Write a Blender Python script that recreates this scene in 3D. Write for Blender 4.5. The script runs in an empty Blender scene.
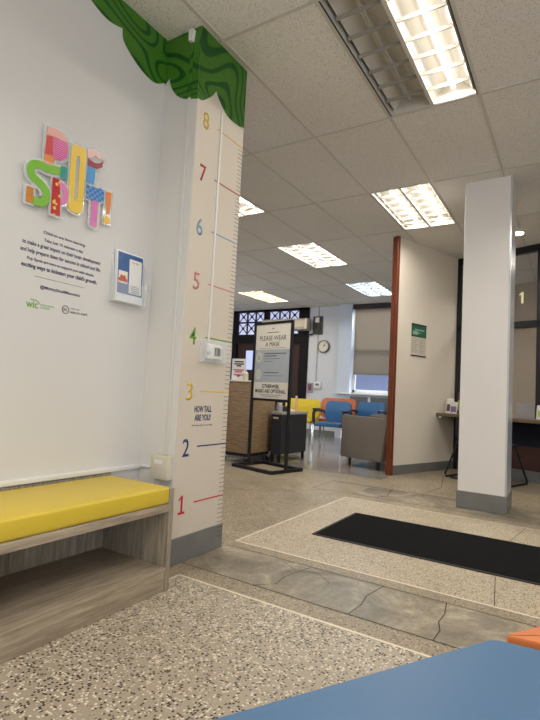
import bpy, bmesh, math, random
from mathutils import Matrix, Vector
random.seed(7)
sc = bpy.context.scene
COL = sc.collection
PI = math.pi
FT = 0.3048

# ------------------------------------------------------------------ camera
YAW, PITCH, ROLL, FPX, CAMH = 0.5618694, 0.0644700, 0.0519778, 484.615, 0.93464
F = Vector((-math.sin(YAW)*math.cos(PITCH), math.cos(YAW)*math.cos(PITCH), math.sin(PITCH)))
R0 = Vector((math.cos(YAW), math.sin(YAW), 0)); U0 = R0.cross(F)
R1 = R0*math.cos(ROLL) + U0*math.sin(ROLL); U1 = -R0*math.sin(ROLL) + U0*math.cos(ROLL)
cam_data = bpy.data.cameras.new('camera')
cam_data.sensor_fit = 'VERTICAL'; cam_data.sensor_height = 24.0; cam_data.lens = 24.0*FPX/720.0
cam_data.clip_start = 0.05; cam_data.clip_end = 200
cam = bpy.data.objects.new('camera', cam_data); COL.objects.link(cam)
M = Matrix((R1, U1, -F)).transposed().to_4x4(); M.translation = Vector((0, 0, CAMH))
cam.matrix_world = M
sc.camera = cam

# ------------------------------------------------------------------ world, lights, exposure
TUBE = 3.2             # brightness of a lit tube's glass
TUBE_W = 13.0          # light each lit tube sends down into the room
world = bpy.data.worlds.new('world'); sc.world = world; world.use_nodes = True
wb = world.node_tree.nodes['Background']; wb.inputs['Color'].default_value = (0.56, 0.66, 1.0, 1); wb.inputs['Strength'].default_value = 0.75
def area_lamp(name, loc, target, sx, sy, power, color):
    d = bpy.data.lights.new(name, 'AREA'); d.shape = 'RECTANGLE'; d.size = sx; d.size_y = sy; d.energy = power; d.color = color
    o = bpy.data.objects.new(name, d); COL.objects.link(o); o.location = loc
    o.rotation_euler = (Vector(target)-Vector(loc)).to_track_quat('-Z', 'Y').to_euler(); return o
area_lamp('entrance_daylight', (2.6, -3.3, 1.5), (-1.6, 2.0, 1.1), 3.2, 2.2, 62, (0.93, 0.97, 1.0))
area_lamp('street_window_daylight', (3.9, 1.2, 1.5), (-1.9, 1.8, 1.2), 2.4, 2.0, 30, (0.93, 0.97, 1.0))
area_lamp('waiting_window_daylight', (-3.67, 11.3, 3.0), (-3.9, 9.0, 1.4), 1.6, 1.4, 700, (0.86, 0.92, 1.0))
area_lamp('far_wall_fill', (-8.0, 6.6, 1.7), (-4.4, 9.6, 1.3), 2.0, 1.6, 50, (0.88, 0.94, 1.0))  # unseen fill lamp added to brighten the far wall; no window on this side
sc.view_settings.view_transform = 'Standard'; sc.view_settings.look = 'None'
sc.view_settings.exposure = 0.24; sc.view_settings.gamma = 1.0; sc.view_settings.use_curve_mapping = False
sc.cycles.use_denoising = True
sc.cycles.max_bounces = 8; sc.cycles.diffuse_bounces = 5; sc.cycles.transparent_max_bounces = 12
sc.cycles.sample_clamp_indirect = 6.0
sc.cycles.caustics_reflective = False; sc.cycles.caustics_refractive = False

# ------------------------------------------------------------------ materials
def lin(c):
    return tuple(((v/255.0)/12.92 if v/255.0 <= 0.04045 else ((v/255.0+0.055)/1.055)**2.4) for v in c) + (1,)
MATS = {}
def mat(name, rgb, rough=0.5, metal=0.0, spec=0.5, var=0.0, scale=20.0, bump=0.0, bscale=200.0, alpha=1.0, emit=None, estr=0.0, trans=0.0, coat=0.0):
    if name in MATS: return MATS[name]
    m = bpy.data.materials.new(name); m.use_nodes = True; nt = m.node_tree; b = nt.nodes['Principled BSDF']
    c = lin(rgb)
    b.inputs['Base Color'].default_value = c; b.inputs['Roughness'].default_value = rough; b.inputs['Metallic'].default_value = metal
    b.inputs['Specular IOR Level'].default_value = spec; b.inputs['Alpha'].default_value = alpha
    b.inputs['Transmission Weight'].default_value = trans; b.inputs['Coat Weight'].default_value = coat
    if emit: b.inputs['Emission Color'].default_value = lin(emit); b.inputs['Emission Strength'].default_value = estr
    tc = nt.nodes.new('ShaderNodeTexCoord')
    n = nt.nodes.new('ShaderNodeTexNoise'); n.inputs['Scale'].default_value = scale; n.inputs['Detail'].default_value = 4
    nt.links.new(tc.outputs['Object'], n.inputs['Vector'])
    v = var if var > 0 else 0.02
    r = nt.nodes.new('ShaderNodeMapRange'); r.inputs[1].default_value = 0.3; r.inputs[2].default_value = 0.7; r.inputs[3].default_value = 1-v; r.inputs[4].default_value = 1+v*0.5
    nt.links.new(n.outputs['Fac'], r.inputs[0])
    mx = nt.nodes.new('ShaderNodeVectorMath'); mx.operation = 'SCALE'; mx.inputs[0].default_value = c[:3]
    nt.links.new(r.outputs[0], mx.inputs['Scale']); nt.links.new(mx.outputs[0], b.inputs['Base Color'])
    if bump > 0:
        n2 = nt.nodes.new('ShaderNodeTexNoise'); n2.inputs['Scale'].default_value = bscale; nt.links.new(tc.outputs['Object'], n2.inputs['Vector'])
        bp = nt.nodes.new('ShaderNodeBump'); bp.inputs['Strength'].default_value = bump; bp.inputs['Distance'].default_value = 0.002
        nt.links.new(n2.outputs['Fac'], bp.inputs['Height']); nt.links.new(bp.outputs[0], b.inputs['Normal'])
    MATS[name] = m; return m
def ramp(nt, src, stops, interp='LINEAR'):
    r = nt.nodes.new('ShaderNodeValToRGB'); r.color_ramp.interpolation = interp
    e = r.color_ramp.elements
    while len(e) < len(stops): e.new(0.5)
    for k, (p, c) in enumerate(stops): e[k].position = p; e[k].color = c if len(c) == 4 else lin(c)
    nt.links.new(src, r.inputs[0]); return r
def mixc(nt, fac, a, b, mode='MIX'):
    m = nt.nodes.new('ShaderNodeMix'); m.data_type = 'RGBA'; m.blend_type = mode
    if isinstance(fac, float): m.inputs[0].default_value = fac
    else: nt.links.new(fac, m.inputs[0])
    for i, s in ((6, a), (7, b)):
        if isinstance(s, tuple): m.inputs[i].default_value = s
        else: nt.links.new(s, m.inputs[i])
    return m.outputs[2]
def base(name, rough, spec=0.5):
    m = bpy.data.materials.new(name); m.use_nodes = True; nt = m.node_tree; b = nt.nodes['Principled BSDF']
    b.inputs['Roughness'].default_value = rough; b.inputs['Specular IOR Level'].default_value = spec
    tc = nt.nodes.new('ShaderNodeTexCoord'); return m, nt, b, tc.outputs['Object']
def noise(nt, vec, scale, detail=4, rough=0.5, stretch=None, dist=0.0):
    if stretch:
        mp = nt.nodes.new('ShaderNodeMapping'); mp.inputs['Scale'].default_value = stretch; nt.links.new(vec, mp.inputs[0]); vec = mp.outputs[0]
    n = nt.nodes.new('ShaderNodeTexNoise'); n.inputs['Scale'].default_value = scale; n.inputs['Detail'].default_value = detail
    n.inputs['Roughness'].default_value = rough; n.inputs['Distortion'].default_value = dist
    nt.links.new(vec, n.inputs['Vector']); return n.outputs['Fac']
def terrazzo(name, matrix_rgb, dark, light, chip_scale, dark_share, light_share, rough, stain=0.25, stain_rgb=(110, 98, 80)):
    m, nt, b, o = base(name, rough, 0.45)
    v = nt.nodes.new('ShaderNodeTexVoronoi'); v.inputs['Scale'].default_value = chip_scale; v.inputs['Randomness'].default_value = 1
    nt.links.new(o, v.inputs['Vector'])
    sep = nt.nodes.new('ShaderNodeSeparateColor'); nt.links.new(v.outputs['Color'], sep.inputs[0])
    d = ramp(nt, sep.outputs[0], [(0, (1, 1, 1, 1)), (dark_share, (0, 0, 0, 1))], 'CONSTANT')
    l = ramp(nt, sep.outputs[1], [(0, (0, 0, 0, 1)), (1-light_share, (1, 1, 1, 1))], 'CONSTANT')
    edge = ramp(nt, v.outputs['Distance'], [(0.40, (1, 1, 1, 1)), (0.58, (0, 0, 0, 1))])
    f1 = nt.nodes.new('ShaderNodeMath'); f1.operation = 'MULTIPLY'; nt.links.new(d.outputs[0], f1.inputs[0]); nt.links.new(edge.outputs[0], f1.inputs[1])
    f2 = nt.nodes.new('ShaderNodeMath'); f2.operation = 'MULTIPLY'; nt.links.new(l.outputs[0], f2.inputs[0]); nt.links.new(edge.outputs[0], f2.inputs[1])
    fine = noise(nt, o, chip_scale*2.2, 3, 0.7)
    mc = ramp(nt, fine, [(0.35, tuple(x*0.80 for x in matrix_rgb)), (0.62, matrix_rgb)])
    c = mixc(nt, f2.outputs[0], mc.outputs[0], lin(light)); c = mixc(nt, f1.outputs[0], c, lin(dark))
    st = ramp(nt, noise(nt, o, 2.2, 8, 0.7, dist=0.8), [(0.42, (0, 0, 0, 1)), (0.75, (stain, stain, stain, 1))])
    c = mixc(nt, st.outputs[0], c, lin(stain_rgb), 'MIX')
    nt.links.new(c, b.inputs['Base Color'])
    rr = nt.nodes.new('ShaderNodeMapRange'); rr.inputs[3].default_value = rough*0.8; rr.inputs[4].default_value = rough*1.25
    nt.links.new(noise(nt, o, 3, 4), rr.inputs[0]); nt.links.new(rr.outputs[0], b.inputs['Roughness'])
    MATS[name] = m; return m
def marble(name, a, bb, rough):
    m, nt, b, o = base(name, rough, 0.45)
    n1 = noise(nt, o, 2.6, 9, 0.68, dist=1.6)
    c1 = ramp(nt, n1, [(0.30, bb), (0.52, a), (0.72, tuple(min(255, x*1.38) for x in a))])
    n2 = noise(nt, o, 5.5, 7, 0.7, dist=2.4)
    vein = ramp(nt, n2, [(0.485, (0, 0, 0, 1)), (0.5, (0.35, 0.35, 0.35, 1)), (0.515, (0, 0, 0, 1))])
    c = mixc(nt, vein.outputs[0], c1.outputs[0], lin((52, 46, 38)))
    n3 = ramp(nt, noise(nt, o, 40, 5, 0.7), [(0.35, (0.82, 0.82, 0.82, 1)), (0.6, (1, 1, 1, 1))])
    c = mixc(nt, 1.0, c, n3.outputs[0], 'MULTIPLY')
    nt.links.new(c, b.inputs['Base Color']); MATS[name] = m; return m
def wood(name, a, bb, stretch, rough=0.45, scale=6.0, dist=0.6):
    m, nt, b, o = base(name, rough, 0.4)
    n1 = noise(nt, o, scale, 6, 0.6, stretch, dist); n2 = noise(nt, o, scale*5, 4, 0.6, stretch)
    c1 = ramp(nt, n1, [(0.34, bb), (0.5, tuple((x+y)/2 for x, y in zip(a, bb))), (0.66, a)])
    g = ramp(nt, n2, [(0.3, (0.84, 0.84, 0.84, 1)), (0.65, (1, 1, 1, 1))])
    nt.links.new(mixc(nt, 1.0, c1.outputs[0], g.outputs[0], 'MULTIPLY'), b.inputs['Base Color']); MATS[name] = m; return m
def contour(name, a, dark):
    m, nt, b, o = base(name, 0.45, 0.35)
    n = noise(nt, o, 1.5, 1.0, 0.3, (1.0, 1.0, 1.35), 0.35)
    mu = nt.nodes.new('ShaderNodeMath'); mu.operation = 'MULTIPLY'; mu.inputs[1].default_value = 21.0; nt.links.new(n, mu.inputs[0])
    fr = nt.nodes.new('ShaderNodeMath'); fr.operation = 'FRACT'; nt.links.new(mu.outputs[0], fr.inputs[0])
    r = ramp(nt, fr.outputs[0], [(0.0, lin(a)), (0.60, lin(a)), (0.66, lin(dark)), (0.94, lin(dark)), (1.0, lin(a))])
    v = ramp(nt, noise(nt, o, 9, 3), [(0.3, (0.86, 0.86, 0.86, 1)), (0.7, (1, 1, 1, 1))])
    nt.links.new(mixc(nt, 1.0, r.outputs[0], v.outputs[0], 'MULTIPLY'), b.inputs['Base Color']); MATS[name] = m; return m
def ceiling_tile(name):
    m, nt, b, o = base(name, 0.95, 0.1)
    n = ramp(nt, noise(nt, o, 150, 3, 0.7), [(0.34, (160, 154, 144)), (0.43, (228, 226, 221)), (0.7, (236, 234, 229))])
    v = ramp(nt, noise(nt, o, 0.9, 3), [(0.3, (0.93, 0.93, 0.93, 1)), (0.7, (1, 1, 1, 1))])
    nt.links.new(mixc(nt, 1.0, n.outputs[0], v.outputs[0], 'MULTIPLY'), b.inputs['Base Color'])
    bp = nt.nodes.new('ShaderNodeBump'); bp.inputs['Strength'].default_value = 0.5; bp.inputs['Distance'].default_value = 0.002
    nt.links.new(noise(nt, o, 170, 2, 0.6), bp.inputs['Height']); nt.links.new(bp.outputs[0], b.inputs['Normal'])
    MATS[name] = m; return m
def glass(name, rgb, alpha, rough=0.03):
    m = mat(name, rgb, rough, spec=0.6, alpha=alpha); return m

WALL = mat('white_wall_paint', (212, 211, 208), 0.45, spec=0.4, var=0.02, scale=1.5, bump=0.12, bscale=90)
WALLC = mat('cream_wall_paint', (232, 224, 209), 0.55, var=0.03, scale=1.5, bump=0.12, bscale=90)
WALLB = mat('far_wall_paint', (214, 216, 222), 0.6, var=0.02, scale=1.5)
GREYBASE = mat('grey_cove_base', (116, 116, 113), 0.45, var=0.08, scale=8)
TILE = ceiling_tile('ceiling_tile')
TBAR = mat('ceiling_tbar', (200, 197, 190), 0.45, var=0.04)
T_NEAR = terrazzo('terrazzo_black_chip', (186, 174, 154), (30, 27, 24), (228, 217, 198), 108, 0.27, 0.34, 0.42, 0.20)
T_BROWN = terrazzo('terrazzo_brown', (166, 152, 128), (62, 54, 44), (196, 182, 156), 130, 0.22, 0.2, 0.38, 0.45)
T_BEIGE = terrazzo('terrazzo_beige', (198, 184, 158), (72, 60, 46), (220, 206, 180), 125, 0.24, 0.26, 0.38, 0.28)
T_HALL = terrazzo('terrazzo_hall', (176, 162, 138), (64, 54, 42), (204, 190, 166), 95, 0.24, 0.2, 0.30, 0.55)
T_WAIT = terrazzo('terrazzo_polished_grey', (150, 147, 140), (78, 76, 72), (176, 172, 164), 120, 0.15, 0.15, 0.16, 0.30, (100, 98, 94))
MARB = marble('grey_marble_slab', (146, 137, 119), (100, 92, 78), 0.34)
LINE = mat('white_floor_strip', (226, 214, 192), 0.45, var=0.1, scale=12)
CRACK = mat('dark_floor_joint', (70, 62, 50), 0.8)
OAK_H = wood('grey_oak_lengthwise', (188, 174, 152), (146, 132, 112), (11, 0.7, 11))
OAK_V = wood('grey_oak_upright', (178, 168, 150), (132, 122, 106), (11, 11, 0.7))
OAK_C = wood('tan_oak_counter', (170, 145, 112), (128, 106, 80), (1.2, 1.2, 14))
MAHOG = wood('red_mahogany', (128, 66, 38), (92, 44, 26), (12, 12, 0.7), 0.35)
DARKWOOD = wood('dark_walnut', (70, 34, 22), (42, 20, 14), (10, 10, 0.8), 0.6)
YEL = mat('yellow_vinyl', (210, 184, 58), 0.42, var=0.03, scale=5, bump=0.05, bscale=400)
BLUEV = mat('blue_vinyl', (72, 110, 148), 0.45, var=0.05, scale=4, bump=0.08, bscale=500)
ORV = mat('orange_vinyl', (206, 118, 62), 0.45, var=0.04, scale=6, bump=0.05, bscale=400)
LEAF = contour('leaf_green_contours', (68, 122, 34), (24, 84, 30))
PAPER = mat('cream_chart_film', (208, 199, 183), 0.5, var=0.01)
WHITE = mat('white_plastic', (228, 228, 224), 0.4)
BEIGEP = mat('beige_plastic', (206, 200, 182), 0.45)
BLACK = mat('black_metal', (16, 16, 17), 0.4)
BLACKF = mat('black_frame', (20, 20, 24), 0.45)
BLACKC = mat('black_fabric', (24, 27, 34), 0.8)
CHROME = mat('chrome_leg', (190, 190, 190), 0.2, metal=1)
STEEL = mat('brushed_corner_steel', (206, 212, 218), 0.22, metal=0.35)
CLEAR = glass('clear_acrylic', (240, 244, 246), 0.16, 0.05)
ACRYL = glass('clear_acrylic_edge', (236, 240, 240), 0.42, 0.06)
GLASS = glass('office_glass', (150, 158, 165), 0.10, 0.02)
PANE = glass('window_glass', (96, 108, 140), 0.42, 0.02)
NAVY = mat('navy_ink', (40, 48, 92), 0.6)
INK = mat('black_ink', (36, 36, 40), 0.6)
RED = mat('red_ink', (178, 34, 56), 0.6)
TAUPE = mat('taupe_vinyl', (118, 110, 100), 0.45, var=0.04, scale=4)
DKGREY = mat('charcoal_metal', (44, 45, 50), 0.5)
CREAM = mat('cream_paper', (228, 222, 206), 0.6)

# ------------------------------------------------------------------ mesh helpers
def box(bm, x0, x1, y0, y1, z0, z1, bev=0.0, seg=2, m=None):
    if x1 < x0: x0, x1 = x1, x0
    if y1 < y0: y0, y1 = y1, y0
    if z1 < z0: z0, z1 = z1, z0
    r = bmesh.ops.create_cube(bm, size=1.0); vs = r['verts']
    for v in vs:
        v.co = Vector((x0+(v.co.x+0.5)*(x1-x0), y0+(v.co.y+0.5)*(y1-y0), z0+(v.co.z+0.5)*(z1-z0)))
    if bev > 0:
        es = list({e for v in vs for e in v.link_edges})
        r2 = bmesh.ops.bevel(bm, geom=es, offset=bev, segments=seg, affect='EDGES', profile=0.5)
        vs = list({v for f in r2['faces'] for v in f.verts} | {v for v in vs if v.is_valid})
    if m is not None: bmesh.ops.transform(bm, matrix=m, verts=vs)
    return vs
def tube(bm, pts, r, n=10, closed=False, radii=None):
    P = [Vector(p) for p in pts]; N = len(P); rings = []
    nrm = None
    for i in range(N):
        if closed: t = (P[(i+1) % N]-P[i-1]).normalized()
        else: t = (P[min(i+1, N-1)]-P[max(i-1, 0)]).normalized()
        if nrm is None:
            a = Vector((0, 0, 1)) if abs(t.z) < 0.9 else Vector((1, 0, 0)); nrm = t.cross(a).normalized()
        else:
            nrm = (nrm - t*nrm.dot(t)).normalized()
        b = t.cross(nrm); rr = radii[i] if radii else r
        rings.append([bm.verts.new(P[i]+(nrm*math.cos(2*PI*k/n)+b*math.sin(2*PI*k/n))*rr) for k in range(n)])
    for i in range(N if closed else N-1):
        A, B = rings[i], rings[(i+1) % N]
        for k in range(n): bm.faces.new((A[k], A[(k+1) % n], B[(k+1) % n], B[k]))
    if not closed: bm.faces.new(rings[0][::-1]); bm.faces.new(rings[-1])
def prism(bm, pts, z0, z1, m=None):
    """2-D outline extruded from z0 to z1 (local), optional matrix"""
    vs = []
    lo = [bm.verts.new((p[0], p[1], z0)) for p in pts]; hi = [bm.verts.new((p[0], p[1], z1)) for p in pts]
    n = len(pts)
    bm.faces.new(lo[::-1]); bm.faces.new(hi)
    for i in range(n): bm.faces.new((lo[i], lo[(i+1) % n], hi[(i+1) % n], hi[i]))
    vs = lo+hi
    if m is not None: bmesh.ops.transform(bm, matrix=m, verts=vs)
    return vs
def lathe(bm, prof, n=20, m=None):
    rings = []
    vs = []
    for r, z in prof:
        ring = [bm.verts.new((max(r, 1e-4)*math.cos(2*PI*k/n), max(r, 1e-4)*math.sin(2*PI*k/n), z)) for k in range(n)]; rings.append(ring); vs += ring
    for A, B in zip(rings, rings[1:]):
        for k in range(n): bm.faces.new((A[k], A[(k+1) % n], B[(k+1) % n], B[k]))
    bm.faces.new(rings[0][::-1]); bm.faces.new(rings[-1])
    if m is not None: bmesh.ops.transform(bm, matrix=m, verts=vs)
def rrect(w, h, r, n=5, cx=0, cy=0):
    out = []
    for (sx, sy, a0) in ((1, 1, 0), (-1, 1, 90), (-1, -1, 180), (1, -1, 270)):
        for k in range(n+1):
            a = math.radians(a0+90*k/n); out.append((cx+sx*(w/2-r)+r*math.cos(a), cy+sy*(h/2-r)+r*math.sin(a)))
    return out
def obj(name, bm, material, parent=None, smooth=False, loc=None):
    bmesh.ops.recalc_face_normals(bm, faces=bm.faces)
    me = bpy.data.meshes.new(name); bm.to_mesh(me); bm.free()
    ms = material if isinstance(material, (list, tuple)) else [material]
    for m in ms: me.materials.append(m)
    if smooth:
        for p in me.polygons: p.use_smooth = True
        me.set_sharp_from_angle(angle=math.radians(40))
    o = bpy.data.objects.new(name, me); COL.objects.link(o)
    if parent: o.parent = parent
    if loc: o.location = loc
    return o
def BM(): return bmesh.new()
def boxo(name, material, parent, *a, **k):
    bm = BM(); box(bm, *a, **k); return obj(name, bm, material, parent, smooth=k.get('bev', 0) > 0)
def tag(o, label, cat, group=None):
    o['label'] = label; o['category'] = cat
    if group: o['group'] = group
    return o
def thing(name, label, cat, loc=(0, 0, 0), rz=0.0, group=None, m=None):
    o = bpy.data.objects.new(name, None); COL.objects.link(o)
    o.empty_display_size = 0.1
    if m is not None: o.matrix_world = m
    else: o.location = loc; o.rotation_euler = (0, 0, rz)
    return tag(o, label, cat, group)
def struct(name, bm, material, parent=None, smooth=False):
    o = obj(name, bm, material, parent, smooth); o['kind'] = 'structure'; return o
def sbox(name, material, *a, **k):
    bm = BM(); box(bm, *a, **k); return struct(name, bm, material)
def copy_tree(o, parent=None):
    c = o.copy(); COL.objects.link(c)
    if parent: c.parent = parent
    for ch in list(o.children): copy_tree(ch, c)
    return c
def curve_mesh(name, cu, material, parent, m=None):
    o = bpy.data.objects.new(name, cu); COL.objects.link(o)
    bpy.context.view_layer.update()
    dg = bpy.context.evaluated_depsgraph_get()
    me = bpy.data.meshes.new_from_object(o.evaluated_get(dg)); me.name = name
    bpy.data.objects.remove(o)
    me.materials.clear(); me.materials.append(material)
    r = bpy.data.objects.new(name, me); COL.objects.link(r)
    if parent: r.parent = parent
    if m is not None: r.matrix_local = m
    return r
def text(name, s, width, height, x, y, z, material, parent, ext=0.0006, align='LEFT', bold=0.0, spacing=1.0):
    """letters in the parent's local x/y plane, squeezed to width x height (cap height)"""
    cu = bpy.data.curves.new(name, 'FONT'); cu.body = s; cu.size = 1.0; cu.extrude = 0; cu.offset = bold; cu.resolution_u = 3
    cu.space_character = spacing
    o = curve_mesh(name, cu, material, parent)
    me = o.data
    xs = [v.co.x for v in me.vertices]; ys = [v.co.y for v in me.vertices]
    cap = 0.72 if any(ch.isupper() or ch.isdigit() for ch in s) else 0.53
    w = max(xs)-min(xs); sx = width/w if width else height/cap; sy = height/cap
    if not width: width = w*sx
    x0 = x if align == 'LEFT' else x-width/2
    mnx = min(xs)
    for v in me.vertices:
        v.co = Vector((x0+(v.co.x-mnx)*sx, y+v.co.y*sy, z))
    bm = BM(); bm.from_mesh(me)
    r = bmesh.ops.extrude_face_region(bm, geom=list(bm.faces))
    for g in r['geom']:
        if isinstance(g, bmesh.types.BMVert): g.co.z += ext
    bmesh.ops.recalc_face_normals(bm, faces=bm.faces); bm.to_mesh(me); bm.free()
    return o
# wall frames: local x = reading direction, y = up, z = out of the wall
def frame(origin, xdir, zdir=None):
    x = Vector(xdir).normalized(); y = Vector((0, 0, 1)); z = x.cross(y)
    m = Matrix((x, y, z)).transposed().to_4x4(); m.translation = Vector(origin); return m

# ------------------------------------------------------------------ the shell
HC = 2.944
XL, XC = -2.03, -1.772        # left wall, column face
CY0, CY1 = 1.925, 2.363       # column along the wall
XW, XE, YS, YN = -8.2, 4.3, -3.6, 10.0
# floor: one mesh of zones
def zone(x, y):
    if y < 1.885 and x > -1.655: return 0
    if y < 2.018 or (x < -1.772 and y < 4.9): return 1 if y < 2.6 else 3
    if y < 2.42: return 4
    if y < 2.52: return 1
    if x > -1.767 and y < 4.24: return 2
    if y < 4.42: return 3
    if y < 4.95 and x > -2.2: return 4
    if y < 5.43 or x > -1.85: return 3
    return 5
xs = [XW, -2.2, -1.85, -1.772, -1.767, -1.655, XE]; ys = [YS, 1.885, 2.018, 2.42, 2.52, 2.6, 4.24, 4.42, 4.9, 4.95, 5.43, YN+0.1]
bm = BM(); grid = [[bm.verts.new((x, y, 0)) for y in ys] for x in xs]
for i in range(len(xs)-1):
    for j in range(len(ys)-1):
        f = bm.faces.new((grid[i][j], grid[i+1][j], grid[i+1][j+1], grid[i][j+1]))
        f.material_index = zone((xs[i]+xs[i+1])/2, (ys[j]+ys[j+1])/2)
floor = struct('floor', bm, [T_NEAR, T_BROWN, T_BEIGE, T_HALL, MARB, T_WAIT])
# inlaid strips and joints
bm = BM()
def strip(bm, pts, w, z=0.0012):
    for (a, b) in zip(pts, pts[1:]):
        a = Vector((a[0], a[1], 0)); b = Vector((b[0], b[1], 0)); d = (b-a).normalized(); n = Vector((-d.y, d.x, 0))*w/2
        q = [a-n-d*w*0.3, b-n+d*w*0.3, b+n+d*w*0.3, a+n-d*w*0.3]
        vs = [bm.verts.new((p.x, p.y, z)) for p in q]; bm.faces.new(vs)
strip(bm, [(-1.655, -3.0), (-1.655, 1.888), (XE, 1.888)], 0.014)
strip(bm, [(XE, 2.52), (-1.767, 2.52), (-1.767, 4.24), (XE, 4.24)], 0.014)
struct('trim_1', bm, LINE)
bm = BM()
strip(bm, [(-1.76, 2.018), (XE, 2.018)], 0.006); strip(bm, [(-1.76, 2.42), (XE, 2.42)], 0.005)
strip(bm, [(-1.30, 2.018), (-1.22, 2.10), (-1.235, 2.2), (-1.19, 2.42)], 0.004)
strip(bm, [(-0.81, 2.018), (-0.80, 2.15), (-0.815, 2.25), (-0.79, 2.42)], 0.005)
strip(bm, [(-0.455, 2.018), (-0.452, 2.12), (-0.475, 2.2), (-0.47, 2.29), (-0.49, 2.42)], 0.005)
strip(bm, [(-1.36, 2.40), (-1.25, 2.33), (-1.12, 2.36), (-1.02, 2.28)], 0.003)
strip(bm, [(0.2, 2.018), (0.22, 2.42)], 0.005)
strip(bm, [(-2.2, 4.42), (XE, 4.42)], 0.006); strip(bm, [(-2.2, 4.95), (XE, 4.95)], 0.006)
strip(bm, [(-1.55, 4.42), (-1.50, 4.6), (-1.56, 4.95)], 0.006); strip(bm, [(-0.3, 4.24), (-0.36, 3.75)], 0.004)
strip(bm, [(-2.2, 4.42), (-2.2, 4.95)], 0.006)
strip(bm, [(-3.6, 3.3), (-2.9, 3.75), (-2.62, 3.8), (-2.25, 4.15), (-2.05, 4.4)], 0.005)
strip(bm, [(-1.25, 4.95), (-1.2, 5.5), (-1.35, 6.3)], 0.005); strip(bm, [(-0.3, 2.52), (-0.35, 2.95)], 0.004)
struct('trim_2', bm, CRACK)
# ceiling tiles with fixture openings, and its grid
GX, GY, GW, GD = -1.740, 3.2579, 0.6004, 1.1883
CELLS = {(1, -1): (0, 1), (0, 1): (1, 1), (-3, 0): (1, 1), (-3, 2): (1, 1), (-3, 4): (2, 2), (-7, 4): (3, 3), (-7, 1): (1, 1), (4, 0): (1, 1), (3, -3): (1, 1), (0, -4): (1, 1), (5, -5): (1, 1), (3, 3): (1, 1)}
bm = BM()
for i in range(-11, 11):
    for j in range(-6, 6):
        x0, x1, y0, y1 = GX+i*GW, GX+(i+1)*GW, GY+j*GD, GY+(j+1)*GD
        x0 = max(x0, XW); x1 = min(x1, XE); y0 = max(y0, YS); y1 = min(y1, YN+0.05)
        if x1-x0 < 0.01 or y1-y0 < 0.01 or (i, j) in CELLS: continue
        box(bm, x0, x1, y0, y1, HC, HC+0.02)
struct('ceiling', bm, TILE)
bm = BM()
for i in range(-10, 11):
    x = GX+i*GW
    if XW < x < XE: box(bm, x-0.010, x+0.010, YS, YN, HC-0.004, HC+0.001)
for j in range(-5, 6):
    y = GY+j*GD
    if YS < y < YN: box(bm, XW, XE, y-0.010, y+0.010, HC-0.0045, HC+0.0005)
struct('trim_3', bm, TBAR)
sbox('ceiling_deck', mat('dark_plenum', (60, 58, 55), 0.9), XW, XE, YS, YN+0.1, HC+0.16, HC+0.2)

# left wall and column
sbox('wall_left', WALL, XL-0.15, XL, YS, CY1-0.01, 0, HC)
bm = BM(); box(bm, XL-0.14, XC, CY0, CY1, 0, HC, 0.004, 1); struct('wall_column', bm, WALL)
bm = BM(); box(bm, XC, XC+0.008, CY0+0.0, CY1+0.006, 0, 0.138, 0.002, 1); box(bm, XL, XC, CY0-0.008, CY0, 0, 0.138, 0.002, 1)
box(bm, XC-0.2, XC+0.008, CY1, CY1+0.008, 0, 0.138, 0.002, 1)
struct('baseboard_column', bm, GREYBASE)
# white chair rail above the bench
bm = BM(); box(bm, XL, XL+0.022, -1.5, CY0, 0.478, 0.503, 0.004, 2); box(bm, XL+0.02, -1.93, CY0-0.016, CY0, 0.488, 0.503, 0.003, 1)
struct('trim_4', bm, WHITE, smooth=True)
# far wall with door opening and window opening
bm = BM()
DX0, DX1 = -7.45, -5.26
WX0, WX1, WZ0, WZ1 = -4.14, -3.20, 1.0, 2.88
box(bm, XW, DX0, YN, YN+0.15, 0, HC); box(bm, DX1, WX0, YN, YN+0.15, 0, HC)
box(bm, WX1, XE, YN, YN+0.15, 0, HC); box(bm, WX0, WX1, YN, YN+0.15, 0, WZ0); box(bm, WX0, WX1, YN, YN+0.15, WZ1, HC)
struct('wall_back', bm, WALLB)
sbox('wall_pilaster', mat('blue_white_paint', (212, 220, 232), 0.5), -4.44, WX0, YN-0.14, YN, 0.0, HC)
sbox('baseboard_back', GREYBASE, DX1, -4.44, YN-0.012, YN, 0, 0.12)
# outer walls
sbox('wall_far_left', WALLB, XW-0.1, XW, YS, YN, 0, HC)
bm = BM(); box(bm, XE, XE+0.1, YS, 0.0, 0, HC); box(bm, XE, XE+0.1, 2.4, YN, 0, HC); box(bm, XE, XE+0.1, 0, 2.4, 0, 0.5); box(bm, XE, XE+0.1, 0, 2.4, 2.5, HC)
struct('wall_right', bm, WALLC)
bm = BM(); box(bm, XL, 1.0, YS-0.1, YS, 0, HC); box(bm, 1.0, XE, YS-0.1, YS, 2.6, HC)
struct('wall_front', bm, WALLC)
# window frame and glass
bm = BM()
for a in ((WX0, WX0+0.06, WZ0, WZ1), (WX1-0.06, WX1, WZ0, WZ1), (WX0, WX1, WZ0, WZ0+0.07), (WX0, WX1, WZ1-0.06, WZ1), (WX0, WX1, 1.93, 1.98)):
    box(bm, a[0], a[1], YN+0.03, YN+0.09, a[2], a[3], 0.004, 1)
wf = struct('window_1', bm, WHITE)
bm = BM(); box(bm, WX0+0.06, WX1-0.06, YN+0.055, YN+0.06, WZ0+0.07, WZ1-0.06); struct('window_pane', bm, PANE, wf)
bm = BM(); box(bm, WX0-0.34, WX1+0.1, YN-0.20, YN+0.05, 0.955, 0.99, 0.006, 2); struct('window_sill', bm, WHITE, wf)
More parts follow.
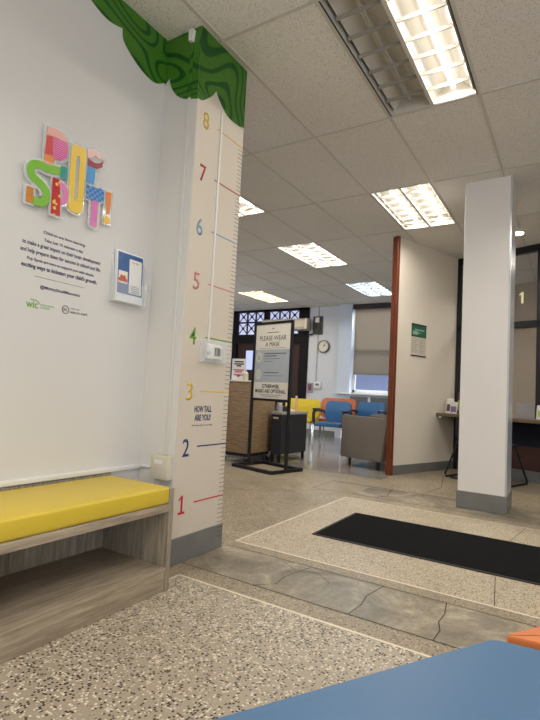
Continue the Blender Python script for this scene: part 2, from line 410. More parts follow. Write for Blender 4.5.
# door with latticed transom
bm = BM()
box(bm, DX0, DX0+0.14, YN-0.03, YN+0.1, 0, HC); box(bm, DX1-0.22, DX1, YN-0.03, YN+0.1, 0, 2.33); box(bm, DX0, DX1, YN-0.04, YN+0.1, 2.12, 2.33)
box(bm, DX1-0.27, DX1, YN-0.03, YN+0.1, 2.33, HC); box(bm, -6.50, -6.38, YN-0.03, YN+0.1, 0, HC); box(bm, DX0, DX1, YN-0.03, YN+0.1, HC-0.05, HC)
dr = struct('door_1', bm, mat('dark_transom_paint', (26, 23, 25), 0.75, spec=0.2))
bm = BM(); box(bm, DX0+0.14, -6.50, YN+0.03, YN+0.07, 0, 2.12); box(bm, -6.38, DX1-0.22, YN+0.03, YN+0.07, 0, 2.12); struct('door_leaf', bm, DARKWOOD, dr)
bm = BM(); box(bm, -7.03, -6.70, YN+0.015, YN+0.03, 1.45, 1.93); struct('door_pane', bm, mat('daylit_frosted_pane', (200, 208, 235), 0.5, emit=(150, 165, 225), estr=0.75), dr)
bm = BM()
for x0, x1, n in ((DX0+0.16, -6.52, 3), (-6.36, DX1-0.27, 3)):
    w = (x1-x0)/n
    for k in range(n):
        for z0, z1 in ((2.35, 2.63), (2.65, 2.92)):
            a = x0+k*w
            for p, r in (((a, z0), (a+w, z1)), ((a, z1), (a+w, z0))):
                tube(bm, [(p[0], YN+0.01, p[1]), (r[0], YN+0.01, r[1])], 0.012, 6)
            lathe(bm, [(0.035, -0.012), (0.035, 0.012)], 8, Matrix.Translation((a+w/2, YN+0.01, (z0+z1)/2)) @ Matrix.Rotation(PI/2, 4, 'X'))
        box(bm, x0+(k+1)*w-0.016, x0+(k+1)*w+0.016, YN-0.005, YN+0.03, 2.33, HC)
    box(bm, x0, x1, YN-0.005, YN+0.03, 2.62, 2.66)
struct('door_transom_lattice', bm, BLACKF, dr)
bm = BM(); box(bm, DX0+0.14, -6.5, YN+0.05, YN+0.055, 2.33, HC-0.05); box(bm, -6.38, DX1-0.25, YN+0.05, YN+0.055, 2.33, HC-0.05)
struct('door_transom_pane', bm, mat('daylit_transom_glass', (215, 218, 235), 0.4, emit=(180, 184, 220), estr=0.85), dr)

# angled partition: origin at its far end, u along the glass, v towards the camera
O = Vector((-1.393, 7.1556, 0)); u = Vector((0.944, -0.33, 0)).normalized(); v = Vector((-0.33, -0.944, 0)).normalized()
MU = Matrix((-v, u, Vector((0, 0, 1)))).transposed().to_4x4()  # local x = away along the wall, y = along glass (u)
MU.translation = O
LW = 1.39                                # length of the angled wall towards the camera
bm = BM(); box(bm, -LW, 0.0, -0.07, 0.0, 0, HC, m=MU); struct('wall_angled', bm, WALLC)
bm = BM(); box(bm, -LW+0.0, 0.0, 0.0, 0.008, 0, 0.115, 0.002, 1, m=MU); struct('baseboard_angled', bm, GREYBASE)
bm = BM(); box(bm, -LW-0.05, -LW+0.002, -0.070, 0.008, 0, HC, 0.004, 1, m=MU); struct('trim_5', bm, MAHOG)
# glazed office front (local x along u, y towards camera (v))
MG = Matrix((u, v, Vector((0, 0, 1)))).transposed().to_4x4(); MG.translation = O
# (u, v, z) is left handed, so use y = -v and negate y values
MG = Matrix((u, -v, Vector((0, 0, 1)))).transposed().to_4x4(); MG.translation = O
bm = BM()
for a in ((0.0, 0.07, 0, HC), (1.07, 1.14, 0.72, HC), (2.6, 2.67, 0, HC), (4.2, 4.27, 0, HC)):
    box(bm, a[0], a[1], -0.05, 0.03, a[2], a[3], 0.003, 1, m=MG)
for z0, z1 in ((HC-0.085, HC), (1.90, 1.985), (0.70, 0.76)):
    box(bm, 0, 4.27, -0.05, 0.03, z0, z1, 0.003, 1, m=MG)
gw = struct('window_2', bm, BLACKF)
bm = BM(); box(bm, 0.05, 4.25, -0.012, -0.004, 0.76, HC-0.05, m=MG); struct('window_glass', bm, GLASS, gw)
bm = BM(); box(bm, 0.06, 4.25, -0.03, 0.01, 0.12, 0.42, m=MG); struct('window_lower_panel', bm, mat('dark_red_brown_panel', (78, 48, 38), 0.5, var=0.1), gw)
bm = BM(); box(bm, 0.06, 4.25, -0.032, 0.01, 0.42, 0.70, m=MG); struct('window_dark_panel', bm, mat('navy_black_panel', (24, 28, 40), 0.35), gw)
bm = BM(); box(bm, 0.07, 4.25, -0.04, 0.01, 0.0, 0.13, m=MG); struct('baseboard_office', bm, GREYBASE)
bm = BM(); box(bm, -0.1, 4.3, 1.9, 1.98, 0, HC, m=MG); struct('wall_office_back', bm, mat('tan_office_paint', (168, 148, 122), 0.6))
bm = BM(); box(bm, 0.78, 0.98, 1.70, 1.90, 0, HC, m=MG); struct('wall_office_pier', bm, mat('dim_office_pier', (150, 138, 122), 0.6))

# pillar
PX0, PX1, PY0, PY1 = -0.866, -0.475, 4.60, 4.96
bm = BM(); box(bm, PX0, PX1, PY0, PY1, 0, HC, 0.004, 1); struct('pillar', bm, mat('pillar_paint', (228, 225, 220), 0.5, var=0.02, scale=1.2, bump=0.1, bscale=90))
bm = BM(); box(bm, PX0-0.008, PX1+0.008, PY0-0.008, PY1+0.008, 0, 0.15, 0.003, 1); struct('baseboard_pillar', bm, GREYBASE)
bm = BM(); box(bm, PX1, PX1+0.0015, PY0, PY0+0.35, 0.15, HC-0.01); box(bm, PX1-0.012, PX1+0.0015, PY0-0.0015, PY0, 0.15, HC-0.01)
struct('trim_6', bm, STEEL)

# ------------------------------------------------------------------ ceiling light fixtures
HOUS = mat('fixture_white_enamel', (205, 203, 196), 0.3)
BLADE = mat('fixture_louvre', (150, 146, 138), 0.35)
EM = {0: mat('unlit_tube', (190, 190, 188), 0.3),
      1: mat('lit_tube_warm', (255, 240, 215), 0.5, emit=(255, 245, 230), estr=TUBE),
      2: mat('lit_tube_cool', (225, 240, 255), 0.5, emit=(200, 228, 255), estr=TUBE*0.8),
      3: mat('lit_tube_amber', (255, 235, 190), 0.5, emit=(255, 222, 160), estr=TUBE*0.9)}
FIXLAB = {(3, 3): 'lit recessed ceiling light inside the glazed office at right edge',
          (1, -1): 'large recessed ceiling light nearest the camera, left half dark and right half lit',
          (0, 1): 'lit recessed ceiling light directly beside the top of the white pillar',
          (-3, 0): 'lit recessed ceiling light with one corner showing beside the growth chart',
          (-3, 2): 'warm lit recessed ceiling light in the middle of the waiting area ceiling',
          (-3, 4): 'bluish lit recessed ceiling light near the window blind by the wooden post',
          (-7, 4): 'amber lit recessed ceiling light farthest away, above the latticed transom'}
def fixture(i, j, lit):
    x0, y0 = GX+i*GW, GY+j*GD
    t = thing('ceiling_light', FIXLAB.get((i, j), 'recessed ceiling light outside the picture'), 'ceiling light', (x0, y0, HC), 0, 'recessed ceiling lights')
    W, D, H = GW, GD, 0.11
    bm = BM()
    e = 0.012
    box(bm, e, W-e, e, D-e, H, H+0.01)
    box(bm, e, e+0.006, e, D-e, 0, H); box(bm, W-e-0.006, W-e, e, D-e, 0, H)
    box(bm, e, W-e, e, e+0.006, 0, H); box(bm, e, W-e, D-e-0.006, D-e, 0, H)
    box(bm, W/2-0.012, W/2+0.012, e, D-e, 0.0, H)
    for c in (W*0.27, W*0.73):       # sloping reflectors each side of the tube
        for s in (-1, 1):
            vs = [bm.verts.new(p) for p in ((c+s*0.125, e, 0.03), (c+s*0.125, D-e, 0.03), (c+s*0.05, D-e, H), (c+s*0.05, e, H))]; bm.faces.new(vs)
    obj('housing', bm, HOUS, t)
    for h in (0, 1):
        xa, xb = (e+0.02, W/2-0.012) if h == 0 else (W/2+0.012, W-e-0.02)
        n = 7
        bm = BM(); box(bm, xa, xb, -0.003, 0.003, 0.0, 0.024); bl0 = obj('louvre_blade', bm, BLADE, t); bl0.location = (0, e+(D-2*e)/n, 0)
        for k in range(2, n):
            c_ = bl0.copy(); COL.objects.link(c_); c_.parent = t; c_.location = (0, e+(D-2*e)*k/n, 0)
        bm = BM(); c = (xa+xb)/2
        tube(bm, [(c, 0.04, 0.07), (c, D-0.04, 0.07)], 0.014, 10)
        obj('tube', bm, EM[lit[h]], t, smooth=True)
        if lit[h]:
            d = bpy.data.lights.new('tube_light', 'AREA'); d.shape = 'RECTANGLE'; d.size = 0.022; d.size_y = D-0.09
            d.energy = TUBE_W*(1.0, 1.0, 0.8, 0.85)[lit[h]]; d.color = ((1, 1, 1), (1.0, 0.93, 0.84), (0.72, 0.88, 1.0), (1.0, 0.86, 0.62))[lit[h]]
            lo_ = bpy.data.objects.new('tube_light', d); COL.objects.link(lo_); lo_.parent = t; lo_.location = (c, D/2, 0.052)
    bm = BM()
    for a in ((0.010, 0.016, 0.010, D-0.010), (W-0.016, W-0.010, 0.010, D-0.010)): box(bm, *a, -0.005, 0.002)
    obj('trim_ring', bm, BLACKF, t)
    return t
for (i, j), lit in CELLS.items(): fixture(i, j, lit)
bm = BM(); lathe(bm, [(0.075, -0.012), (0.075, 0.0), (0.0, 0.0)], 24)
dl = thing('downlight', 'small round lit downlight on ceiling just right of the pillar', 'ceiling light', (-0.575, 6.22, HC))
obj('trim_ring', bm, WHITE, dl, smooth=True)
bm = BM(); lathe(bm, [(0.06, -0.018), (0.06, -0.0122)], 24); obj('lamp_lens', bm, mat('downlight_lens', (255, 250, 240), 0.5, emit=(255, 245, 225), estr=12), dl)

# ------------------------------------------------------------------ leaf canopy wrapped around wall, return and column
mur = thing('leaf_canopy_mural', 'green scalloped leaf canopy with darker contour bands under ceiling above growth chart', 'mural', (XC, CY0, 2.6))
def smooth_pts(pts, k=4):
    out = []
    for i in range(len(pts)-1):
        p0 = pts[max(i-1, 0)]; p1 = pts[i]; p2 = pts[i+1]; p3 = pts[min(i+2, len(pts)-1)]
        for s in range(k):
            t = s/k
            out.append(tuple(0.5*((2*p1[a])+(-p0[a]+p2[a])*t+(2*p0[a]-5*p1[a]+4*p2[a]-p3[a])*t*t+(-p0[a]+3*p1[a]-3*p2[a]+p3[a])*t**3) for a in (0, 1)))
    out.append(pts[-1]); return out
T = HC-0.001
lobes_left = smooth_pts([(0.55, 2.80), (0.75, 2.70), (0.95, 2.78)])[:-1] + smooth_pts([(0.95, 2.78), (1.05, 2.69), (1.2, 2.70), (1.26, 2.86)])[:-1] + \
    smooth_pts([(1.26, 2.86), (1.33, 2.84), (1.402, 2.807), (1.48, 2.782), (1.539, 2.782), (1.599, 2.798)])[:-1] + \
    smooth_pts([(1.599, 2.798), (1.612, 2.739), (1.674, 2.69), (1.768, 2.650), (1.852, 2.646), (1.925, 2.69)])
def wallshape(name, outline, fixed, axis, parent=mur, thick=0.002, m=LEAF):
    bm = BM(); L = Vector(parent.location); cols = []
    off = Vector((thick, 0, 0)) if axis == 'x' else Vector((0, -thick, 0))
    for a, b in outline:
        p = [Vector((fixed, a, h)) if axis == 'x' else Vector((a, fixed, h)) for h in (b, T)]
        cols.append([bm.verts.new(q-L) for q in (p[0], p[1], p[1]+off, p[0]+off)])
    for A, B in zip(cols, cols[1:]):
        for k in range(4): bm.faces.new((A[k], A[(k+1) % 4], B[(k+1) % 4], B[k]))
    bm.faces.new(cols[0]); bm.faces.new(cols[-1][::-1])
    return obj(name, bm, m, parent)
wallshape('leaf_lobes', lobes_left, XL+0.0005, 'x')
ret = smooth_pts([(-2.03, 2.675), (-2.016, 2.689), (-1.995, 2.705)])[:-1] + smooth_pts([(-1.995, 2.705), (-1.973, 2.641), (-1.924, 2.58), (-1.861, 2.544), (-1.80, 2.528), (XC, 2.522)])
wallshape('leaf_lobes', ret, CY0-0.0005, 'y')
colf = smooth_pts([(1.925, 2.523), (1.96, 2.53), (1.994, 2.555), (2.046, 2.605), (2.077, 2.65)])[:-1] + smooth_pts([(2.077, 2.65), (2.103, 2.618), (2.152, 2.582), (2.201, 2.558), (2.297, 2.556), (2.362, 2.573)])
wallshape('leaf_lobes', colf, XC+0.0005, 'x')

# ------------------------------------------------------------------ growth chart on the column
def one(name, x, y, z, h, m, parent, ext=0.0006, foot=True):
    bm = BM(); w = h*0.075
    prism(bm, [(x-w, y), (x+w, y), (x+w, y+h), (x-w*0.6, y+h), (x-w*3.6, y+h*0.80), (x-w*3.0, y+h*0.72), (x-w, y+h*0.83)], z, z+ext)
    if foot: box(bm, x-w*3.6, x+w*3.6, y, y+w*1.6, z, z+ext*0.9)
    return obj(name, bm, m, parent)
gc = thing('growth_chart', 'tall cream height chart on column with coloured numbers one to eight and inch ticks', 'growth chart', m=frame((XC+0.001, CY0, 0), (0, 1, 0)))
bm = BM(); box(bm, 0.001, CY1-CY0-0.001, 0.138, HC-0.002, 0, 0.0012); obj('chart_sheet', bm, PAPER, gc)
CC = {8: (206, 172, 58), 7: (176, 50, 62), 6: (118, 150, 168), 5: (196, 122, 130), 4: (98, 148, 50), 3: (220, 182, 66), 2: (32, 44, 108), 1: (196, 28, 66)}
NAME = {1: 'red', 2: 'navy', 3: 'yellow', 4: 'green', 5: 'pink', 6: 'blue grey', 7: 'dark red', 8: 'ochre'}
for k, c in CC.items():
    mk = mat('chart_ink_%d' % k, c, 0.6)
    s = str(k)
    n = one('numeral', 2.000-CY0, FT-0.049, 0.0014, 0.098, mk, gc) if k == 1 else text('numeral', s, 0.052, 0.098, 2.006-CY0, k*FT-0.049, 0.0014, mk, gc, align='CENTER', bold=0.006)
    n['label'] = '%s number %d' % (NAME[k], k)
    y0 = (2.098 if k <= 3 else 2.108)-CY0
    bm = BM(); box(bm, y0, CY1-CY0, k*FT-0.0035, k*FT+0.0035, 0.0013, 0.0022); o = obj('foot_line', bm, mk, gc); o['label'] = '%s line at number %d' % (NAME[k], k)
bm = BM()
for t in range(4, 8*12+1):
    if t % 12: box(bm, CY1-CY0-0.045, CY1-CY0, t*FT/12-0.0013, t*FT/12+0.0013, 0.0013, 0.002)
for t in range(1, 5):
    if t > 1: box(bm, CY1-CY0-0.045, CY1-CY0, 0.025*t+0.02, 0.025*t+0.0225, 0.0078, 0.0082)
obj('inch_ticks', bm, INK, gc)
text('heading', 'HOW TALL', 0.150, 0.034, 2.132-CY0, 0.800, 0.0014, NAVY, gc, align='CENTER', bold=0.03)
text('heading', 'ARE YOU?', 0.140, 0.034, 2.132-CY0, 0.752, 0.0014, NAVY, gc, align='CENTER', bold=0.03)
text('caption', "See how tall you are today", 0.175, 0.010, 2.132-CY0, 0.722, 0.0014, NAVY, gc, align='CENTER')

# cable raceways, thermostat, outlet box
rc = thing('cable_raceway', 'white vertical raceway on column return running from ceiling to beige box', 'cable raceway', (-1.83, CY0, 0))
boxo('channel', WALL, rc, -0.010, 0.010, -0.008, 0.0, 0.572, 2.54, bev=0.002)
boxo('channel_top', LEAF, rc, -0.010, 0.010, -0.0085, -0.003, 2.54, HC-0.03, bev=0.002)['label'] = 'green upper length of the raceway'
bm = BM(); prism(bm, [(-0.010, 2.86), (0.010, 2.86), (0.018, 2.925), (-0.014, 2.925)], 0.003, 0.028, Matrix.Rotation(PI/2, 4, 'X')); obj('end_cap', bm, WHITE, rc)
tc_ = thing('thermostat_conduit', 'thin white conduit down the growth chart into the clear thermostat guard', 'conduit', (XC, 2.137, 0))
boxo('channel', WHITE, tc_, 0.003, 0.011, -0.006, 0.006, 1.205, 2.56, bev=0.0015)
th = thing('thermostat', 'white wall thermostat under clear plastic guard on growth chart by the green four', 'thermostat', m=frame((XC+0.003, 2.187, 1.143), (0, 1, 0)))
bm = BM(); box(bm, -0.07, 0.06, -0.042, 0.042, 0, 0.028, 0.006, 2); obj('body', bm, WHITE, th, True)
bm = BM(); box(bm, -0.02, 0.03, -0.022, 0.024, 0.028, 0.030); obj('display', bm, mat('lcd_dark', (70, 76, 74), 0.3), th)
bm = BM(); box(bm, -0.012, 0.004, -0.018, 0.02, 0.0300, 0.0305); obj('display_digits', bm, mat('lcd_light', (140, 150, 145), 0.4), th)
bm = BM()
for k in range(3): box(bm, 0.038, 0.052, -0.018+k*0.014, -0.010+k*0.014, 0.028, 0.031, 0.001, 1)
obj('button', bm, BEIGEP, th)
bm = BM(); vs = box(bm, -0.115, 0.115, -0.062, 0.062, 0.0, 0.055, 0.012, 3); obj('guard_cover', bm, CLEAR, th, True)
bm = BM(); box(bm, -0.118, 0.118, -0.065, 0.065, -0.0005, 0.006, 0.002, 1); obj('guard_base', bm, ACRYL, th)
bm = BM(); lathe(bm, [(0.011, 0), (0.011, 0.012), (0.008, 0.014)], 14, Matrix.Translation((-0.098, -0.01, 0.04))); obj('lock', bm, STEEL, th)
ob = thing('outlet_box', 'small beige box with white label on white column return just above bench end', 'outlet box', m=frame((-1.842, CY0, 0.506), (1, 0, 0)))
bm = BM(); box(bm, -0.062, 0.062, -0.062, 0.062, 0.0, 0.04, 0.004, 2); obj('body', bm, BEIGEP, ob, True)
bm = BM(); box(bm, -0.035, 0.02, 0.018, 0.04, 0.04, 0.0408); obj('sticker', bm, WHITE, ob)

# ------------------------------------------------------------------ POP SPOT lettering on the left wall (local x = world y, y = world z)
ps = thing('wall_lettering_sign', 'colourful patterned acrylic letters reading POP SPOT! raised on left wall', 'wall sign', m=frame((XL, 0, 0), (0, 1, 0)))
def shapes(name, material, outlines, z, ext, offset=0.0, bev=0.0, label=None):
    cu = bpy.data.curves.new(name, 'CURVE'); cu.dimensions = '2D'; cu.fill_mode = 'BOTH'; cu.extrude = ext/2; cu.offset = offset; cu.bevel_depth = bev; cu.bevel_resolution = 1
    for o_ in outlines:
        sp = cu.splines.new('POLY'); sp.points.add(len(o_)-1)
        for p, q in zip(sp.points, o_): p.co = (q[0], q[1], 0, 1)
        sp.use_cyclic_u = True
    o = curve_mesh(name, cu, material, ps)
    for v_ in o.data.vertices: v_.co.z += z+ext/2
    if label: o['label'] = label
    return o
def thick_line(pts, w):
    P = smooth_pts(pts, 5); L, Rr = [], []
    for i, p in enumerate(P):
        a = Vector(P[max(i-1, 0)]); b = Vector(P[min(i+1, len(P)-1)]); d = (b-a).normalized(); n = Vector((-d.y, d.x))*w/2
        L.append((p[0]+n.x, p[1]+n.y)); Rr.append((p[0]-n.x, p[1]-n.y))
    return L+Rr[::-1]
def circ(cx, cy, r, n=16, sy=1.0): return [(cx+r*math.cos(2*PI*k/n), cy+sy*r*math.sin(2*PI*k/n)) for k in range(n)]
p1_all = [(1.222, 2.064), (1.263, 2.077), (1.302, 2.074), (1.322, 2.055), (1.33, 2.019), (1.328, 1.969), (1.301, 1.943), (1.268, 1.938), (1.267, 1.904), (1.222, 1.894)]
p1_top = [(1.222, 2.064), (1.263, 2.077), (1.302, 2.074), (1.322, 2.055), (1.325, 2.042), (1.246, 2.034), (1.222, 2.028)]
p1_red = [(1.222, 2.028), (1.251, 2.033), (1.257, 1.95), (1.219, 1.94)]
p1_org = [(1.219, 1.94), (1.264, 1.944), (1.267, 1.904), (1.22, 1.894)]
p1_mag = [(1.251, 2.033), (1.325, 2.042), (1.331, 2.01), (1.328, 1.967), (1.299, 1.942), (1.259, 1.937)]
o_out = [(1.349, 2.041), (1.370, 2.051), (1.387, 2.053), (1.418, 2.054), (1.426, 2.034), (1.429, 1.755), (1.412, 1.731), (1.379, 1.728), (1.359, 1.734), (1.350, 1.75), (1.346, 2.021)]
o_in = [(1.378, 2.001), (1.390, 2.004), (1.395, 1.984), (1.397, 1.8), (1.387, 1.782), (1.38, 1.789), (1.374, 1.984)]
p2_all = [(1.434, 2.063), (1.471, 2.075), (1.511, 2.067), (1.53, 2.044), (1.525, 2.008), (1.494, 1.985), (1.487, 1.984), (1.485, 1.902), (1.439, 1.897)]
p2_top = [(1.434, 2.063), (1.471, 2.075), (1.511, 2.067), (1.53, 2.044), (1.50, 2.042), (1.480, 2.048), (1.465, 2.030), (1.44, 2.019)]
p2_dark = [(1.44, 2.019), (1.468, 2.013), (1.484, 2.011), (1.505, 2.020), (1.53, 2.044), (1.525, 2.008), (1.494, 1.985), (1.442, 1.983)]
p2_stem = [(1.442, 1.983), (1.487, 1.984), (1.485, 1.902), (1.439, 1.897)]
s_line = thick_line([(1.313, 1.893), (1.28, 1.887), (1.24, 1.878), (1.195, 1.878), (1.168, 1.866), (1.158, 1.843), (1.168, 1.815), (1.207, 1.797), (1.236, 1.773), (1.239, 1.742), (1.22, 1.716), (1.180, 1.712)], 0.036)
s_teal = [(1.296, 1.916), (1.331, 1.922), (1.331, 1.863), (1.298, 1.862)]
s_sq = [(1.147, 1.764), (1.179, 1.765), (1.179, 1.697), (1.148, 1.697)]
p3_stem = [(1.261, 1.849), (1.294, 1.849), (1.306, 1.762), (1.311, 1.683), (1.266, 1.683), (1.263, 1.765)]
p3_bowl = [(1.293, 1.841), (1.323, 1.838), (1.343, 1.814), (1.345, 1.771), (1.327, 1.743), (1.306, 1.741), (1.306, 1.762), (1.318, 1.776), (1.32, 1.801), (1.312, 1.812), (1.298, 1.811)]
t_bar = [(1.442, 1.891), (1.46, 1.886), (1.48, 1.893), (1.495, 1.889), (1.52, 1.898), (1.545, 1.896), (1.548, 1.843), (1.52, 1.826), (1.497, 1.826), (1.47, 1.818), (1.444, 1.823)]
t_stem = [(1.475, 1.828), (1.516, 1.828), (1.517, 1.700), (1.497, 1.695), (1.48, 1.702)]
ex_ = [(1.556, 1.897), (1.595, 1.903), (1.589, 1.788), (1.573, 1.785)]
ex_dot = circ(1.574, 1.755, 0.019)
def pat(name, a, b_, kind, scale):
    m, nt, bs, o = base(name, 0.25, 0.5)
    if kind == 'waves':
        w = nt.nodes.new('ShaderNodeTexWave'); w.inputs['Scale'].default_value = scale; w.inputs['Distortion'].default_value = 3.0; w.inputs['Detail'].default_value = 1; w.bands_direction = 'Y'
        w.inputs['Detail Scale'].default_value = 0.6
        nt.links.new(o, w.inputs['Vector']); r = ramp(nt, w.outputs['Fac'], [(0, lin(a)), (0.5, lin(b_))], 'CONSTANT')
    elif kind == 'dots':
        w = nt.nodes.new('ShaderNodeTexVoronoi'); w.inputs['Scale'].default_value = scale; nt.links.new(o, w.inputs['Vector'])
        r = ramp(nt, w.outputs['Distance'], [(0, lin(b_)), (0.32, lin(a))], 'CONSTANT')
    else:
        w = nt.nodes.new('ShaderNodeTexChecker'); w.inputs['Scale'].default_value = scale; w.inputs['Color1'].default_value = lin(a); w.inputs['Color2'].default_value = lin(b_)
        nt.links.new(o, w.inputs['Vector']); nt.links.new(w.outputs[0], bs.inputs['Base Color']); return m
    nt.links.new(r.outputs[0], bs.inputs['Base Color']); return m
shapes('letter_backing', ACRYL, [p1_all], 0.012, 0.006, 0.013); shapes('letter_backing', ACRYL, [p2_all], 0.012, 0.006, 0.013)
shapes('letter_backing', ACRYL, [o_out], 0.015, 0.006, 0.010); shapes('letter_backing', ACRYL, [s_line], 0.018, 0.006, 0.013)
shapes('letter_backing', ACRYL, [p3_stem+p3_bowl[1:6]], 0.021, 0.005, 0.010) if False else shapes('letter_backing', ACRYL, [[(1.255, 1.856), (1.323, 1.85), (1.355, 1.82), (1.356, 1.765), (1.335, 1.733), (1.318, 1.73), (1.322, 1.673), (1.256, 1.673)]], 0.021, 0.005, 0.0)
shapes('letter_backing', ACRYL, [t_bar], 0.015, 0.006, 0.010); shapes('letter_backing', ACRYL, [t_stem], 0.0151, 0.0058, 0.012)
shapes('letter_backing', ACRYL, [[(1.548, 1.908), (1.603, 1.915), (1.602, 1.73), (1.552, 1.728)]], 0.012, 0.006, 0.0); shapes('letter_backing', ACRYL, [s_sq], 0.0182, 0.0058, 0.010)
z1 = 0.019
shapes('letter_top', mat('letter_pale_pink', (226, 170, 156), 0.3), [p1_top], z1, 0.002, label='pale pink top of the first P')
shapes('letter_stem', mat('letter_red', (200, 62, 58), 0.3), [p1_red], z1, 0.002, label='red stem of the first P')
shapes('letter_foot', mat('letter_orange', (224, 138, 66), 0.3), [p1_org], z1, 0.002, label='orange foot of the first P')
shapes('letter_bowl', pat('letter_magenta_waves', (190, 64, 128), (222, 132, 176), 'waves', 32), [p1_mag], z1+0.0002, 0.002, label='magenta wavy bowl of the first P')
shapes('letter', mat('letter_yellow', (232, 196, 62), 0.3, var=0.05), [o_out, o_in], 0.022, 0.002, label='yellow letter O')
shapes('letter_top', mat('letter_blush', (232, 190, 178), 0.3), [p2_top], z1, 0.002, label='blush top of the second P')
shapes('letter_bowl', mat('letter_dark_red', (150, 26, 48), 0.3, var=0.15), [p2_dark], z1, 0.002, label='dark red bowl of the second P')
shapes('letter_stem', mat('letter_blue', (74, 150, 204), 0.3), [p2_stem], z1, 0.002, label='blue stem of the second P')
shapes('letter', mat('letter_green', (122, 184, 56), 0.3, var=0.05), [s_line], 0.0245, 0.002, label='green letter S')
shapes('letter_end', mat('letter_teal', (44, 146, 140), 0.3), [s_teal], 0.0268, 0.001, label='teal end of the S')
shapes('letter_end', mat('letter_olive_orange', (196, 128, 50), 0.3, var=0.1, scale=60), [s_sq], 0.0243, 0.0015, label='orange and olive end of the S')
shapes('letter_stem', pat('letter_red_dots', (184, 30, 40), (234, 190, 60), 'dots', 42), [p3_stem], 0.0275, 0.002, label='red stem with yellow dots')
shapes('letter_bowl', mat('letter_pink', (220, 124, 176), 0.3), [p3_bowl], 0.0262, 0.002, label='pink bowl of the lower P')
shapes('letter_bar', pat('letter_blue_check', (54, 100, 170), (92, 154, 208), 'check', 70), [t_bar], 0.022, 0.002, label='blue chequered bar of the T')
shapes('letter_stem', mat('letter_lilac', (212, 118, 180), 0.3, var=0.12, scale=60), [t_stem], 0.0215, 0.002, label='lilac stem of the T')
shapes('exclamation_mark', mat('letter_rust', (222, 132, 60), 0.3), [ex_], 0.0185, 0.002, label='orange wedge of the exclamation mark')
shapes('exclamation_dot', mat('letter_amber', (240, 196, 60), 0.3), [ex_dot], 0.0185, 0.003, label='yellow dot of the exclamation mark')

wt = thing('wall_text_decal', 'dark blue vinyl paragraph with rule and two logos below POP SPOT! sign', 'wall text', m=frame((XL+0.0002, 0, 0), (0, 1, 0)))
for y0, y1, z, s, b_ in ((1.256, 1.478, 1.591, 'Children are born learning.', 0.0), (1.262, 1.468, 1.557, 'Take just 15 minutes a day', 0.0), (1.162, 1.572, 1.524, 'to make a great impact on their brain development', 0.0),
                         (1.156, 1.576, 1.490, 'and help prepare them for success in school and life.', 0.0), (1.190, 1.540, 1.457, 'Pop Spots are here to support you with simple,', 0.0), (1.166, 1.560, 1.424, "exciting ways to kickstart your child's growth.", 0.012)):
    text('text_line', s, y1-y0, 0.0135, y0, z, 0.0002, NAVY, wt, ext=0.0005, bold=b_+0.016)
bm = BM(); box(bm, 1.23, 1.489, 1.3895, 1.391, 0.0002, 0.0007); obj('rule_line', bm, INK, wt)
text('hashtag_line', '@MightySmallMoments', 0.208, 0.014, 1.261, 1.342, 0.0002, NAVY, wt, ext=0.0005, bold=0.02)
LG = mat('logo_green', (112, 168, 62), 0.5)
lg = text('logo', 'wic', 0.056, 0.026, 1.203, 1.249, 0.0002, LG, wt, ext=0.0005, bold=0.012); lg['label'] = 'green lettered logo'
bm = BM(); tube(bm, [(1.235+0.030*math.cos(a), 1.268+0.018*math.sin(a), 0.0006) for a in [PI*0.05+PI*0.6*k/8 for k in range(9)]], 0.0018, 5); obj('logo_arc', bm, LG, wt)
text('logo_text', 'WOMEN, INFANTS', 0.068, 0.007, 1.270, 1.265, 0.0002, LG, wt, ext=0.0005)
text('logo_text', '& CHILDREN', 0.046, 0.007, 1.270, 1.253, 0.0002, LG, wt, ext=0.0005)
bm = BM(); tube(bm, [(1.397+0.018*math.cos(a), 1.268+0.018*math.sin(a), 0.0006) for a in [2*PI*k/20 for k in range(20)]], 0.0015, 5, closed=True)
tube(bm, [(1.387, 1.259, 0.0006), (1.397, 1.277, 0.0006), (1.407, 1.262, 0.0006), (1.383, 1.271, 0.0006)], 0.0012, 5); obj('logo_ring', bm, INK, wt)
text('logo_text', 'CITY OF', 0.05, 0.007, 1.422, 1.274, 0.0002, INK, wt, ext=0.0005)
text('logo_text', 'HEALTH DEPT.', 0.10, 0.010, 1.422, 1.256, 0.0002, INK, wt, ext=0.0005, bold=0.01)

# brochure holder with a card (the QR code itself is left out)
bh = thing('brochure_holder', 'clear acrylic brochure pocket mounted on left wall right of wall text', 'brochure holder', m=frame((XL, 1.745, 1.355), (0, 1, 0)))
bm = BM(); box(bm, -0.105, 0.105, 0.0, 0.285, 0.0005, 0.004, 0.001, 1); obj('back_plate', bm, CLEAR, bh)
bm = BM(); box(bm, -0.105, 0.105, 0.0, 0.004, 0.004, 0.048); obj('bottom_ledge', bm, ACRYL, bh)
bm = BM(); box(bm, -0.105, 0.105, 0.004, 0.11, 0.044, 0.048); obj('front_lip', bm, CLEAR, bh)
for s in (-1, 1):
    bm = BM(); prism(bm, [(0.004, 0.004), (0.044, 0.004), (0.044, 0.11), (0.004, 0.26)], s*0.105-0.0015, s*0.105+0.0015, Matrix(((0, 0, 1, 0), (0, 1, 0, 0), (1, 0, 0, 0), (0, 0, 0, 1)))); obj('side_wall', bm, ACRYL, bh)
LB = mat('leaflet_blue', (48, 92, 150), 0.35, var=0.2, scale=25)
lf = thing('leaflet_stack', 'white leaflets with blue printed panel inside acrylic pocket on wall', 'leaflet', m=frame((XL, 1.745, 1.362), (0, 1, 0)) @ Matrix.Rotation(-0.05, 4, 'X'))
bm = BM(); box(bm, -0.09, 0.09, 0.0, 0.268, 0.018, 0.034); obj('paper_stack', bm, mat('leaflet_white', (232, 234, 236), 0.5), lf)
